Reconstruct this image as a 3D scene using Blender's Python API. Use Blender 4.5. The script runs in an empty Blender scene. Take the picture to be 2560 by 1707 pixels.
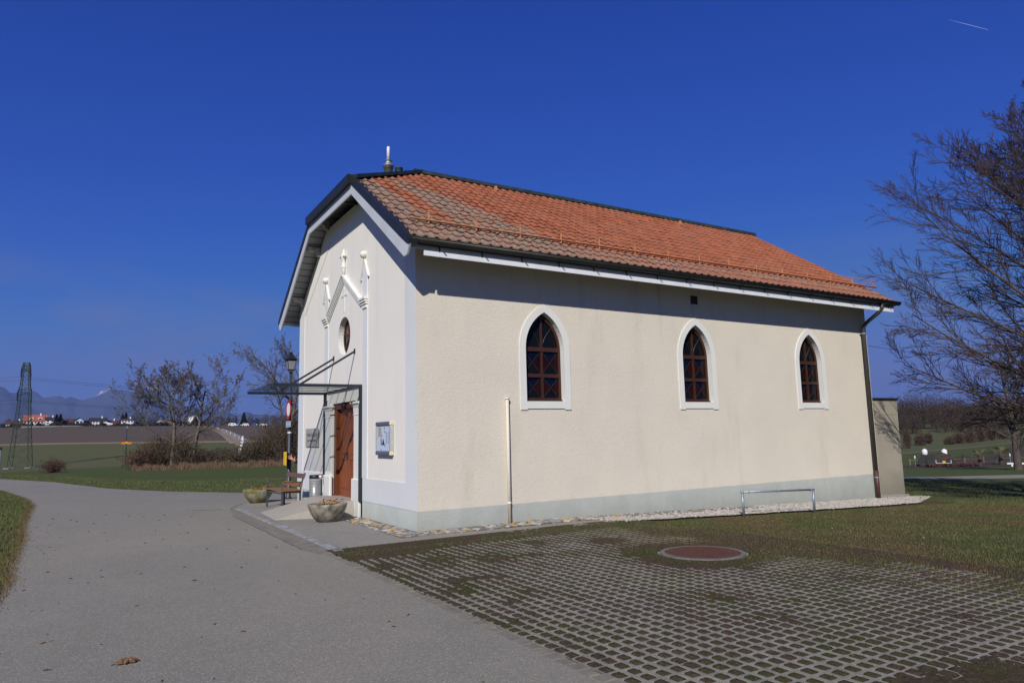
import bpy, bmesh, math, random
import numpy as np
from mathutils import Vector, Matrix
from mathutils.geometry import tessellate_polygon
random.seed(7); rng = np.random.default_rng(7)
SC = bpy.context.scene
COL = SC.collection
R = math.radians
EYE = Vector((-5.035, -11.665, 1.652))

# ------------------------------------------------------------------ camera
cam = bpy.data.cameras.new('camera'); cam_o = bpy.data.objects.new('camera', cam); COL.objects.link(cam_o)
yaw, pit, rol = R(58.768), R(7.648), R(-1.375)
fw = Vector((math.cos(pit)*math.cos(yaw), math.cos(pit)*math.sin(yaw), math.sin(pit)))
r_ = fw.cross(Vector((0, 0, 1))).normalized(); u_ = r_.cross(fw)
rr = math.cos(rol)*r_ + math.sin(rol)*u_; uu = -math.sin(rol)*r_ + math.cos(rol)*u_
cam_o.matrix_world = Matrix((( rr.x, uu.x, -fw.x, EYE.x), (rr.y, uu.y, -fw.y, EYE.y), (rr.z, uu.z, -fw.z, EYE.z), (0, 0, 0, 1)))
cam.sensor_width = 36; cam.lens = 24.4985; cam.clip_end = 40000; cam.clip_start = .05
SC.camera = cam_o

# ------------------------------------------------------------------ light and sky
SUN = Vector((1, 1.10, -1.035)).normalized()          # the way the light travels
w = bpy.data.worlds.new('World'); SC.world = w; w.use_nodes = True
nt = w.node_tree; nt.nodes.clear()
def N(t, typ, **kw):
    n = t.nodes.new(typ)
    for k, v in kw.items(): setattr(n, k, v)
    return n
out = N(nt, 'ShaderNodeOutputWorld'); bg = N(nt, 'ShaderNodeBackground')
sky = N(nt, 'ShaderNodeTexSky', sky_type='NISHITA', sun_disc=False)
to_sun = -SUN
sky.sun_elevation = math.asin(to_sun.z)
sky.sun_rotation = math.atan2(to_sun.x, to_sun.y)
sky.altitude = 1200; sky.air_density = 0.9; sky.dust_density = 0.12; sky.ozone_density = 4.0
gam = N(nt, 'ShaderNodeGamma'); gam.inputs[1].default_value = 1.25
hsv = N(nt, 'ShaderNodeHueSaturation'); hsv.inputs['Hue'].default_value = .515; hsv.inputs['Saturation'].default_value = 1.12; hsv.inputs['Value'].default_value = .62
bg.inputs[1].default_value = .10
nt.links.new(sky.outputs[0], gam.inputs[0]); nt.links.new(gam.outputs[0], hsv.inputs['Color'])
# faint stretched clouds near the horizon
tc = N(nt, 'ShaderNodeTexCoord'); mp = N(nt, 'ShaderNodeMapping'); mp.inputs['Scale'].default_value = (1, 1, 3.2)
nz = N(nt, 'ShaderNodeTexNoise'); nz.inputs['Scale'].default_value = 4.2; nz.inputs['Detail'].default_value = 5; nz.inputs['Roughness'].default_value = .52
rp = N(nt, 'ShaderNodeValToRGB'); rp.color_ramp.elements[0].position = .50; rp.color_ramp.elements[1].position = .74
sx = N(nt, 'ShaderNodeSeparateXYZ'); mr = N(nt, 'ShaderNodeMapRange'); mr.inputs[1].default_value = .26; mr.inputs[2].default_value = .08
mm = N(nt, 'ShaderNodeMath', operation='MULTIPLY'); m2 = N(nt, 'ShaderNodeMath', operation='MULTIPLY'); m2.inputs[1].default_value = .85
mix = N(nt, 'ShaderNodeMixRGB'); mix.inputs[2].default_value = (1.9, 1.75, 2.6, 1)
L = nt.links.new
L(tc.outputs['Generated'], mp.inputs[0]); L(mp.outputs[0], nz.inputs['Vector']); L(nz.outputs[0], rp.inputs[0])
L(tc.outputs['Generated'], sx.inputs[0]); L(sx.outputs[2], mr.inputs[0]); L(rp.outputs[0], mm.inputs[0]); L(mr.outputs[0], mm.inputs[1])
sp = N(nt, 'ShaderNodeSeparateColor'); cb_ = N(nt, 'ShaderNodeCombineColor'); L(hsv.outputs[0], sp.inputs[0])
for i_, (p_, a_, cap_, sm_) in enumerate(((1.15, .44, .080, .05), (.82, .475, .175, .08), (.6, .80, .48, .12))):      # polarised, saturated blue of the photograph
    q1 = N(nt, 'ShaderNodeMath', operation='MULTIPLY'); q2 = N(nt, 'ShaderNodeMath', operation='POWER'); q3 = N(nt, 'ShaderNodeMath', operation='MULTIPLY')
    q1.inputs[1].default_value = .1; q2.inputs[1].default_value = p_; q3.inputs[1].default_value = a_*10
    L(sp.outputs[i_], q1.inputs[0]); L(q1.outputs[0], q2.inputs[0]); L(q2.outputs[0], q3.inputs[0]); q4 = N(nt, 'ShaderNodeMath', operation='SMOOTH_MIN'); q4.inputs[1].default_value = cap_*10; q4.inputs[2].default_value = sm_*10; L(q3.outputs[0], q4.inputs[0]); L(q4.outputs[0], cb_.inputs[i_])
L(mm.outputs[0], m2.inputs[0]); L(m2.outputs[0], mix.inputs[0]); L(cb_.outputs[0], mix.inputs[1]); mr2 = N(nt, 'ShaderNodeMapRange'); mr2.inputs[1].default_value = .17; mr2.inputs[2].default_value = .0; mr2.inputs[4].default_value = .85
mix2 = N(nt, 'ShaderNodeMixRGB'); mix2.inputs[2].default_value = (.95, 1.28, 2.9, 1); L(sx.outputs[2], mr2.inputs[0]); L(mr2.outputs[0], mix2.inputs[0]); L(mix.outputs[0], mix2.inputs[1])
L(mix2.outputs[0], bg.inputs[0]); L(bg.outputs[0], out.inputs[0])
sl = bpy.data.lights.new('sun', 'SUN'); sl.energy = 5.0; sl.angle = R(.53); sl.color = (1, .95, .86)
so = bpy.data.objects.new('sun', sl); COL.objects.link(so); so.rotation_euler = SUN.to_track_quat('-Z', 'Y').to_euler(); so.location = (-20, -22, 30)
SC.view_settings.view_transform = 'Standard'; SC.view_settings.look = 'None'; SC.view_settings.exposure = 0; SC.view_settings.gamma = 1
SC.view_settings.use_curve_mapping = False
SC.cycles.max_bounces = 6; SC.cycles.transparent_max_bounces = 12; SC.cycles.use_denoising = True
SC.cycles.caustics_reflective = False; SC.cycles.caustics_refractive = False

# ------------------------------------------------------------------ materials
MATS = {}
def new_mat(name):
    m = bpy.data.materials.new(name); m.use_nodes = True; MATS[name] = m
    t = m.node_tree; b = t.nodes['Principled BSDF']
    return m, t, b
def c4(c): return (c[0], c[1], c[2], 1)
def coords(t, obj=False):
    if obj: n = N(t, 'ShaderNodeTexCoord'); return n.outputs['Object']
    return N(t, 'ShaderNodeNewGeometry').outputs['Position']
def noise(t, vec, scale, detail=4, rough=.55, stretch=None, dist=0):
    if stretch:
        mp = N(t, 'ShaderNodeMapping'); mp.inputs['Scale'].default_value = stretch; t.links.new(vec, mp.inputs[0]); vec = mp.outputs[0]
    n = N(t, 'ShaderNodeTexNoise'); n.inputs['Scale'].default_value = scale; n.inputs['Detail'].default_value = detail; n.inputs['Roughness'].default_value = rough
    n.inputs['Distortion'].default_value = dist
    t.links.new(vec, n.inputs['Vector']); return n.outputs[0]
def ramp(t, fac, p0, p1, c0=(0, 0, 0), c1=(1, 1, 1), mid=None):
    r = N(t, 'ShaderNodeValToRGB'); e = r.color_ramp.elements; e[0].position = p0; e[1].position = p1; e[0].color = c4(c0); e[1].color = c4(c1)
    if mid: x = e.new(mid[0]); x.color = c4(mid[1])
    t.links.new(fac, r.inputs[0]); return r.outputs[0]
def mixc(t, fac, a, b, mode='MIX'):
    m = N(t, 'ShaderNodeMixRGB', blend_type=mode)
    for i, v in ((0, fac), (1, a), (2, b)):
        if isinstance(v, (int, float)): m.inputs[i].default_value = v
        elif isinstance(v, tuple): m.inputs[i].default_value = c4(v)
        else: t.links.new(v, m.inputs[i])
    return m.outputs[0]
def math_(t, op, a, b=None, clamp=False):
    m = N(t, 'ShaderNodeMath', operation=op); m.use_clamp = clamp
    for i, v in ((0, a), (1, b)):
        if v is None: continue
        if isinstance(v, (int, float)): m.inputs[i].default_value = v
        else: t.links.new(v, m.inputs[i])
    return m.outputs[0]
def mrange(t, v, a, b, c=0., d=1.):
    m = N(t, 'ShaderNodeMapRange'); t.links.new(v, m.inputs[0])
    for i, x in ((1, a), (2, b), (3, c), (4, d)): m.inputs[i].default_value = x
    return m.outputs[0]
def bump(t, b, h, strength=.5, dist=.01):
    n = N(t, 'ShaderNodeBump'); n.inputs['Strength'].default_value = strength; n.inputs['Distance'].default_value = dist
    t.links.new(h, n.inputs['Height']); t.links.new(n.outputs[0], b.inputs['Normal'])
def M(name, col, col2=None, rough=.7, scale=6, metal=0., bscale=0, bstr=.3, bdist=.01, obj=False, spec=.4, lo=.35, hi=.65, stretch=None, detail=5):
    if name in MATS: return MATS[name]
    m, t, b = new_mat(name)
    b.inputs['Roughness'].default_value = rough; b.inputs['Metallic'].default_value = metal; b.inputs['Specular IOR Level'].default_value = spec
    v = coords(t, obj)
    col2 = col2 or tuple(min(1, x*.82) for x in col)
    f = noise(t, v, scale, detail, .6, stretch)
    t.links.new(ramp(t, f, lo, hi, col, col2), b.inputs['Base Color'])
    if bscale: bump(t, b, noise(t, v, bscale, 4, .6, stretch), bstr, bdist)
    return m

# plaster of the long wall: trowelled relief, rain stains
def plaster(name, col, col2, rs, rd, stain=(.42, .36, .27), st=.25):
    m, t, b = new_mat(name); v = coords(t)
    b.inputs['Roughness'].default_value = .9; b.inputs['Specular IOR Level'].default_value = .2
    c = mixc(t, ramp(t, noise(t, v, .9, 5, .6), .35, .7), col, col2)
    c = mixc(t, math_(t, 'MULTIPLY', ramp(t, noise(t, v, 1.6, 5, .62, (1, 1, .22)), .56, .75), st), c, stain)
    c = mixc(t, math_(t, 'MULTIPLY', ramp(t, noise(t, v, 34, 3, .6), .5, .75), .12), c, tuple(x*.6 for x in col))
    sz = N(t, 'ShaderNodeSeparateXYZ'); t.links.new(v, sz.inputs[0])
    dirt = math_(t, 'MULTIPLY', mrange(t, math_(t, 'ADD', sz.outputs[2], math_(t, 'MULTIPLY', noise(t, v, 2.3, 5, .7), .7)), .75, .15), .45)
    c = mixc(t, dirt, c, tuple(x*.62 for x in stain))
    c = mixc(t, math_(t, 'MULTIPLY', math_(t, 'MULTIPLY', ramp(t, noise(t, v, 3.1, 4, .6, (1, 1, .06)), .55, .75), mrange(t, sz.outputs[2], 3.2, 4.9)), st*1.3), c, tuple(x*.55 for x in stain))
    t.links.new(c, b.inputs['Base Color'])
    if rs:
        h = math_(t, 'ADD', noise(t, v, rs, 6, .68, (1, 1, 1.35), .35), math_(t, 'MULTIPLY', ramp(t, noise(t, v, rs*1.7, 3, .6, (1, 1, 2.0), .9), .55, .68), .30))
        bump(t, b, h, .48, rd)
    return m
plaster('plaster_cream', (.685, .632, .528), (.64, .592, .502), 10, .011)
plaster('plaster_base', (.47, .50, .455), (.42, .45, .42), 10, .011, (.3, .3, .25), .3)
plaster('plaster_white', (.795, .765, .70), (.755, .73, .675), 30, .003, (.5, .47, .42), .12)
plaster('plaster_band', (.67, .69, .70), (.63, .65, .665), 30, .003, (.5, .5, .48), .12)
plaster('plaster_trim', (.71, .715, .675), (.67, .675, .645), 22, .002, (.5, .5, .45), .12)
plaster('plaster_smooth_base', (.55, .60, .56), (.50, .55, .52), 25, .003, (.35, .35, .3), .3)
plaster('concrete_annex', (.36, .325, .26), (.28, .26, .215), 18, .004, (.2, .2, .15), .4)

# asphalt
def asphalt(name, a, b_, warm, spk=.30):
    m, t, b = new_mat(name); v = coords(t)
    b.inputs['Roughness'].default_value = .82; b.inputs['Specular IOR Level'].default_value = .35
    c = mixc(t, ramp(t, noise(t, v, .55, 6, .6), .3, .7), a, b_)
    c = mixc(t, math_(t, 'MULTIPLY', ramp(t, noise(t, v, .22, 4, .5), .45, .7), .6), c, warm)
    c = mixc(t, math_(t, 'MULTIPLY', ramp(t, noise(t, v, 2.5, 6, .7), .5, .75), .35), c, tuple(x*.7 for x in a))
    vo = N(t, 'ShaderNodeTexVoronoi'); vo.inputs['Scale'].default_value = 105; t.links.new(v, vo.inputs['Vector'])
    sep = N(t, 'ShaderNodeSeparateColor'); t.links.new(vo.outputs['Color'], sep.inputs[0])
    c = mixc(t, math_(t, 'MULTIPLY', ramp(t, sep.outputs[0], .78, .98), .7), c, (.42, .41, .38))
    c = mixc(t, math_(t, 'MULTIPLY', ramp(t, sep.outputs[1], .62, .9), spk), c, (.055, .052, .05))
    t.links.new(c, b.inputs['Base Color'])
    bump(t, b, math_(t, 'ADD', vo.outputs['Distance'], noise(t, v, 160, 2)), .35, .004)
    return m
asphalt('asphalt', (.240, .222, .174), (.202, .190, .150), (.265, .235, .178))
asphalt('apron_asphalt', (.25, .235, .205), (.20, .195, .175), (.34, .27, .18), .35)
asphalt('ramp_concrete', (.37, .335, .28), (.31, .29, .25), (.36, .31, .25), .15)

# soil and grass grounds
def ground_mat(name, g1, g2, s1, s2, gs=.55, lo=.42, hi=.6, speck=.05, fine=45):
    m, t, b = new_mat(name); v = coords(t)
    b.inputs['Roughness'].default_value = .95; b.inputs['Specular IOR Level'].default_value = .12
    g = mixc(t, ramp(t, noise(t, v, fine, 4, .75), .4, .6), g1, g2)
    s = mixc(t, ramp(t, noise(t, v, fine*.7, 5, .75), .4, .6), s1, s2)
    f = math_(t, 'ADD', noise(t, v, gs, 6, .65), math_(t, 'MULTIPLY', math_(t, 'SUBTRACT', noise(t, v, fine*.5, 3, .7), .5), .35))
    c = mixc(t, ramp(t, f, lo, hi), g, s)
    if speck: c = mixc(t, ramp(t, noise(t, v, fine*1.7, 2, .5), .74, .78), c, (.45, .4, .3))
    t.links.new(c, b.inputs['Base Color'])
    bump(t, b, noise(t, v, fine*1.1, 4, .8), .9, .02)
    return m
ground_mat('lawn_far', (.078, .096, .028), (.054, .072, .022), (.115, .115, .042), (.07, .06, .03), .11, .55, .75, .0, 9)
ground_mat('lawn_near', (.074, .086, .024), (.044, .056, .016), (.115, .088, .045), (.065, .045, .026), .45, .42, .68)
ground_mat('paver_soil', (.076, .070, .026), (.036, .038, .015), (.100, .068, .047), (.040, .028, .020), .9, .40, .56, .05, 38)
ground_mat('field_green', (.092, .102, .036), (.07, .084, .03), (.115, .105, .055), (.11, .09, .05), .012, .5, .75, 0, .9)
ground_mat('field_brown', (.105, .080, .062), (.088, .066, .054), (.080, .076, .042), (.10, .08, .055), .012, .5, .8, 0, .9)
ground_mat('field_tan', (.27, .19, .11), (.22, .16, .10), (.2, .15, .1), (.15, .12, .07), .05, .5, .8, 0, 1.5)
ground_mat('field_plot', (.060, .056, .026), (.05, .042, .026), (.075, .056, .04), (.09, .07, .045), .12, .4, .7, 0, 3)
# faint drilled rows on the fields
for nm in ('field_green', 'field_brown'):
    t = MATS[nm].node_tree; b = t.nodes['Principled BSDF']; src = b.inputs['Base Color'].links[0].from_socket
    wv = N(t, 'ShaderNodeTexWave'); wv.inputs['Scale'].default_value = .09; wv.inputs['Distortion'].default_value = 3; wv.inputs['Detail'].default_value = 3
    mp = N(t, 'ShaderNodeMapping'); mp.inputs['Rotation'].default_value = (0, 0, R(25)); t.links.new(coords(t), mp.inputs[0]); t.links.new(mp.outputs[0], wv.inputs['Vector'])
    t.links.new(mixc(t, math_(t, 'MULTIPLY', wv.outputs['Fac'], .35), src, (.12, .105, .06)), b.inputs['Base Color'])

# roof tile with lichen
def tile_mat():
    m, t, b = new_mat('clay_tile'); v = coords(t)
    b.inputs['Roughness'].default_value = .85; b.inputs['Specular IOR Level'].default_value = .25
    s = N(t, 'ShaderNodeSeparateXYZ'); t.links.new(v, s.inputs[0]); X, Y = s.outputs[0], s.outputs[1]
    wn = N(t, 'ShaderNodeTexWhiteNoise', noise_dimensions='2D')
    cx = math_(t, 'FLOOR', math_(t, 'DIVIDE', math_(t, 'ADD', X, 5), .22)); cy = math_(t, 'FLOOR', math_(t, 'DIVIDE', math_(t, 'ADD', Y, 5.62), .2787))
    cb = N(t, 'ShaderNodeCombineXYZ'); t.links.new(cx, cb.inputs[0]); t.links.new(cy, cb.inputs[1]); t.links.new(cb.outputs[0], wn.inputs['Vector'])
    c = mixc(t, wn.outputs[0], (.37, .117, .056), (.24, .074, .039))
    c = mixc(t, ramp(t, noise(t, v, 1.2, 4, .6), .4, .75), c, (.30, .115, .066))
    c = mixc(t, math_(t, 'MULTIPLY', ramp(t, noise(t, v, 11, 4, .7), .55, .7), .55), c, (.15, .06, .035))
    # lichen: an old patch by the front verge with a clean streak in it, and along the eave
    edge = math_(t, 'SUBTRACT', math_(t, 'SUBTRACT', 1.1, math_(t, 'MULTIPLY', math_(t, 'SUBTRACT', Y, 3.0), .80)), X)
    nz = math_(t, 'MULTIPLY', math_(t, 'SUBTRACT', noise(t, v, 2.2, 5, .65), .5), 2.0)
    pa = mrange(t, math_(t, 'ADD', edge, nz), -.25, .35)
    pa = math_(t, 'MULTIPLY', pa, mrange(t, math_(t, 'ADD', Y, nz), 3.2, 2.9))
    isl = math_(t, 'ABSOLUTE', math_(t, 'SUBTRACT', X, math_(t, 'ADD', math_(t, 'MULTIPLY', math_(t, 'SUBTRACT', 2.0, Y), .24), .5)))
    isl = math_(t, 'MULTIPLY', mrange(t, math_(t, 'ADD', isl, math_(t, 'MULTIPLY', nz, .2)), .34, .2), mrange(t, Y, .2, .75))
    pa = math_(t, 'MULTIPLY', pa, math_(t, 'SUBTRACT', 1, isl))
    ev = math_(t, 'MULTIPLY', mrange(t, math_(t, 'ADD', Y, math_(t, 'MULTIPLY', nz, .12)), .06, -.10), mrange(t, math_(t, 'ADD', X, math_(t, 'MULTIPLY', nz, 2)), 8, 1, .38, 1.))
    mid = math_(t, 'MULTIPLY', mrange(t, math_(t, 'ABSOLUTE', math_(t, 'ADD', Y, .12)), .16, .06), .85)
    lm = math_(t, 'MAXIMUM', math_(t, 'MAXIMUM', pa, ev), mid)
    lm = math_(t, 'ADD', lm, mrange(t, noise(t, v, .9, 5, .7), .55, .8, 0, .55), True)
    grain = ramp(t, noise(t, v, 17, 5, .75), .38, .52)
    lc = mixc(t, ramp(t, noise(t, v, 26, 3, .7), .4, .62), (.31, .265, .21), (.115, .085, .065))
    c = mixc(t, math_(t, 'MULTIPLY', math_(t, 'MULTIPLY', lm, grain), .92), c, lc)
    t.links.new(c, b.inputs['Base Color'])
    bump(t, b, noise(t, v, 60, 3, .6), .4, .004)
tile_mat()

M('copper_green', (.045, .075, .062), (.025, .032, .030), rough=.55, scale=5, metal=.3)
M('gutter_dark', (.022, .024, .022), (.035, .036, .032), rough=.45, scale=4, metal=.4)
M('pipe_brown', (.085, .035, .026), (.06, .028, .022), rough=.5, scale=3)
M('pipe_dark', (.040, .036, .030), (.055, .05, .04), rough=.5, scale=3, metal=.2)
M('board_blue', (.54, .565, .60), (.48, .51, .55), rough=.6, scale=3)
M('board_white', (.74, .76, .80), (.68, .70, .74), rough=.6, scale=3)
M('soffit', (.30, .31, .32), (.25, .26, .27), rough=.7, scale=6, bscale=0)
t = MATS['soffit'].node_tree; b = t.nodes['Principled BSDF']; wv = N(t, 'ShaderNodeTexWave', bands_direction='Y'); wv.inputs['Scale'].default_value = 1.6; wv.inputs['Detail'].default_value = 0
t.links.new(coords(t), wv.inputs['Vector']); src = b.inputs['Base Color'].links[0].from_socket
t.links.new(mixc(t, ramp(t, wv.outputs['Fac'], .02, .08, (1, 1, 1), (0, 0, 0)), src, (.07, .07, .07)), b.inputs['Base Color'])
M('corbel_paint', (.42, .41, .38), (.22, .20, .17), rough=.8, scale=9, lo=.45, hi=.62)
M('steel', (.62, .62, .62), (.5, .5, .5), rough=.4, metal=.6, scale=8)
M('white_enamel', (.72, .72, .74), (.6, .6, .62), rough=.4, scale=8)
M('anthracite', (.022, .030, .042), (.030, .040, .052), rough=.38, scale=5, metal=.3)
M('snow_guard', (.56, .26, .13), (.44, .2, .1), rough=.6, scale=4)
M('oak_frame', (.060, .022, .014), (.038, .015, .010), rough=.45, scale=8, stretch=(8, 8, 1))
M('door_wood', (.30, .085, .026), (.17, .048, .018), rough=.42, scale=4, stretch=(9, 9, .7), bscale=12, bstr=.15)
M('door_wood_dark', (.16, .045, .018), (.10, .03, .014), rough=.45, scale=4, stretch=(9, 9, .7))
M('glass_blue', (.004, .006, .022), (.003, .004, .014), rough=.12, spec=.14, scale=4)
M('glass_red', (.024, .004, .004), (.012, .003, .003), rough=.12, spec=.14, scale=4)
M('glass_dark', (.004, .005, .006), (.007, .007, .008), rough=.12, spec=.14, scale=4)
M('glass_amber', (.16, .06, .03), (.10, .04, .02), rough=.2, spec=.5, scale=4)
M('lead', (.014, .014, .017), (.02, .02, .022), rough=.5, scale=8)
M('lamp_black', (.012, .014, .018), (.02, .022, .026), rough=.4, scale=6)
M('post_blue', (.035, .045, .065), (.028, .036, .052), rough=.4, scale=6)
M('zinc', (.30, .36, .43), (.22, .26, .30), rough=.45, scale=7, metal=.5)
M('bench_frame', (.055, .075, .09), (.045, .062, .078), rough=.45, scale=5)
M('bench_plank', (.26, .125, .04), (.16, .075, .03), rough=.6, scale=5, stretch=(9, 1, 9))
M('bench_plank_dark', (.155, .085, .062), (.11, .062, .05), rough=.6, scale=5, stretch=(9, 1, 9))
M('stone_trough', (.33, .30, .245), (.10, .09, .068), rough=.9, scale=6.5, bscale=22, bstr=.8, bdist=.02, lo=.38, hi=.66)
M('stone_mossy', (.26, .25, .20), (.145, .13, .03), rough=.9, scale=4, bscale=22, bstr=.8, bdist=.02, lo=.42, hi=.58)
M('petal_yellow', (.75, .42, .03), (.75, .25, .02), rough=.7, scale=30)
M('petal_red', (.16, .008, .012), (.07, .004, .01), rough=.7, scale=30)
M('petal_orange', (.60, .16, .03), (.45, .07, .03), rough=.7, scale=30)
M('leaf_green', (.05, .09, .02), (.03, .055, .015), rough=.7, scale=20)
M('potting_soil', (.05, .03, .02), (.03, .02, .014), rough=1, scale=30, bscale=50)
M('cobble_blue', (.27, .28, .29), (.15, .16, .17), rough=.8, scale=5, bscale=40)
M('cobble_tan', (.22, .20, .155), (.145, .13, .105), rough=.85, scale=6, bscale=40)
M('paver_concrete', (.245, .235, .19), (.165, .155, .128), rough=.9, scale=5, bscale=60, bstr=.4)
for i, (a, b2) in enumerate((((.42, .38, .31), (.30, .27, .22)), ((.30, .29, .28), (.2, .2, .2)), ((.45, .30, .13), (.35, .24, .12)), ((.5, .47, .41), (.36, .34, .3)), ((.24, .22, .18), (.17, .15, .13)))):
    M('fieldstone_%d' % i, a, b2, rough=.8, scale=14, bscale=30, bstr=.5)
M('gravel_white', (.48, .44, .39), (.24, .21, .18), rough=.9, scale=48, lo=.42, hi=.6, bscale=60, bstr=1, bdist=.02)
M('gravel_stone', (.55, .51, .46), (.38, .35, .31), rough=.9, scale=8)
M('rust_iron', (.115, .045, .028), (.08, .034, .024), rough=.75, scale=5, bscale=30, metal=.2, bstr=.3)
M('rim_grey', (.18, .17, .15), (.11, .105, .095), rough=.8, scale=9)
M('bark_beech', (.105, .082, .070), (.055, .044, .038), rough=.9, scale=9)
M('twig_purple', (.070, .046, .042), (.045, .030, .027), rough=.9, scale=3)
M('bark_grey', (.15, .13, .095), (.085, .072, .055), rough=.9, scale=5)
M('bark_dark', (.055, .042, .032), (.085, .065, .045), rough=.95, scale=4)
M('leaf_brown', (.115, .066, .034), (.07, .04, .024), rough=.85, scale=1.5)
M('leaf_olive', (.085, .070, .022), (.055, .038, .018), rough=.85, scale=1.2)
M('leaf_russet', (.105, .048, .034), (.072, .036, .027), rough=.85, scale=2)
M('dry_grass', (.20, .13, .082), (.11, .072, .045), rough=.9, scale=1.3)
M('wood_far', (.062, .044, .038), (.040, .031, .028), rough=.95, scale=.2)
M('wood_far_orange', (.10, .052, .030), (.065, .038, .025), rough=.95, scale=.3)
M('conifer', (.010, .016, .010), (.016, .022, .014), rough=.95, scale=.3)
M('house_white', (.72, .74, .78), (.64, .66, .70), rough=.8, scale=.3)
M('house_bluewhite', (.50, .60, .74), (.45, .54, .66), rough=.8, scale=.3)
M('house_dark', (.055, .045, .04), (.04, .034, .03), rough=.8, scale=.3)
M('house_grey', (.30, .31, .34), (.24, .25, .28), rough=.8, scale=.3)
M('roof_red', (.36, .11, .055), (.28, .085, .045), rough=.85, scale=.5)
M('roof_brown', (.085, .038, .026), (.06, .03, .022), rough=.85, scale=.5)
M('roof_dark', (.022, .020, .022), (.03, .026, .026), rough=.85, scale=.5)
M('window_dark', (.03, .035, .04), (.02, .022, .026), rough=.2, scale=1)
M('pylon_green', (.060, .085, .060), (.045, .06, .045), rough=.7, scale=1)
M('white_plain', (.78, .78, .78), (.7, .7, .7), rough=.5, scale=2)
M('sign_red', (.42, .012, .012), (.34, .01, .01), rough=.4, scale=4)
M('sign_yellow', (.80, .50, .02), (.75, .46, .02), rough=.4, scale=4)
M('sign_orange', (.70, .25, .02), (.6, .2, .02), rough=.4, scale=4)
M('ink', (.03, .03, .035), (.05, .05, .055), rough=.6, scale=4)
M('ink_soft', (.16, .17, .24), (.22, .22, .3), rough=.6, scale=40)
M('paper_blue', (.50, .58, .72), (.46, .54, .68), rough=.6, scale=8)
M('paper_tan', (.50, .50, .42), (.44, .44, .38), rough=.6, scale=8)
M('frame_blue', (.12, .13, .20), (.10, .11, .17), rough=.4, scale=8)
M('frame_alu', (.50, .52, .50), (.42, .44, .43), rough=.35, scale=8, metal=.3)
M('frame_cap', (.66, .58, .40), (.6, .53, .37), rough=.5, scale=8)
M('plaque_glass', (.42, .41, .37), (.38, .37, .34), rough=.25, scale=3)
M('skin', (.72, .40, .28), (.64, .34, .24), rough=.5, scale=20)
M('cloth_navy', (.012, .014, .024), (.008, .009, .016), rough=.9, scale=30)
M('cloth_grey', (.06, .06, .07), (.04, .04, .05), rough=.9, scale=30)
M('hair_brown', (.05, .03, .02), (.03, .02, .015), rough=.8, scale=30)
M('boot_tan', (.22, .12, .06), (.15, .08, .04), rough=.7, scale=20)
M('palm_leaf', (.10, .12, .035), (.14, .11, .04), rough=.7, scale=3)
M('mulch', (.085, .030, .028), (.055, .024, .022), rough=.95, scale=2)
M('tractor_dark', (.016, .018, .020), (.03, .03, .032), rough=.6, scale=3)
M('trailer_red', (.09, .03, .028), (.06, .025, .022), rough=.6, scale=3)
M('blade_green', (.115, .128, .038), (.072, .086, .026), rough=.7, scale=1.1, lo=.4, hi=.6)
M('leaf_dry', (.20, .11, .05), (.11, .06, .03), rough=.8, scale=40)
M('blade_brown', (.085, .05, .032), (.045, .03, .02), rough=.85, scale=9)
M('blade_straw', (.17, .125, .055), (.11, .078, .035), rough=.8, scale=1.3)
M('wall_stone_far', (.28, .25, .21), (.2, .18, .15), rough=.9, scale=1)
# pylon wires / thin cables
M('trunk_palm', (.10, .07, .045), (.06, .045, .03), rough=.9, scale=8)
M('cable', (.03, .035, .045), (.03, .035, .045), rough=.6, scale=1)
# clear roof glazing of the canopy
m, t, b = new_mat('canopy_glass'); tr = N(t, 'ShaderNodeBsdfTransparent'); tr.inputs[0].default_value = (.85, .87, .86, 1)
gl = N(t, 'ShaderNodeBsdfGlossy'); gl.inputs[0].default_value = (.9, .9, .9, 1); gl.inputs['Roughness'].default_value = .05
fr = N(t, 'ShaderNodeFresnel'); fr.inputs[0].default_value = 1.22; ms = N(t, 'ShaderNodeMixShader')
ms.inputs[0].default_value = .06; t.links.new(tr.outputs[0], ms.inputs[1]); t.links.new(gl.outputs[0], ms.inputs[2]); t.links.new(ms.outputs[0], t.nodes['Material Output'].inputs[0])
m, t, b = new_mat('lantern_glass'); tr = N(t, 'ShaderNodeBsdfTransparent'); tr.inputs[0].default_value = (.7, .7, .7, 1)
df = N(t, 'ShaderNodeBsdfDiffuse'); df.inputs[0].default_value = (.42, .42, .44, 1); ms = N(t, 'ShaderNodeMixShader'); ms.inputs[0].default_value = .55
t.links.new(tr.outputs[0], ms.inputs[1]); t.links.new(df.outputs[0], ms.inputs[2]); t.links.new(ms.outputs[0], t.nodes['Material Output'].inputs[0])
# perforated bin steel
m, t, b = new_mat('bin_steel'); v = coords(t, True); b.inputs['Metallic'].default_value = .25; b.inputs['Roughness'].default_value = .35
b.inputs['Base Color'].default_value = (.34, .34, .35, 1)

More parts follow.
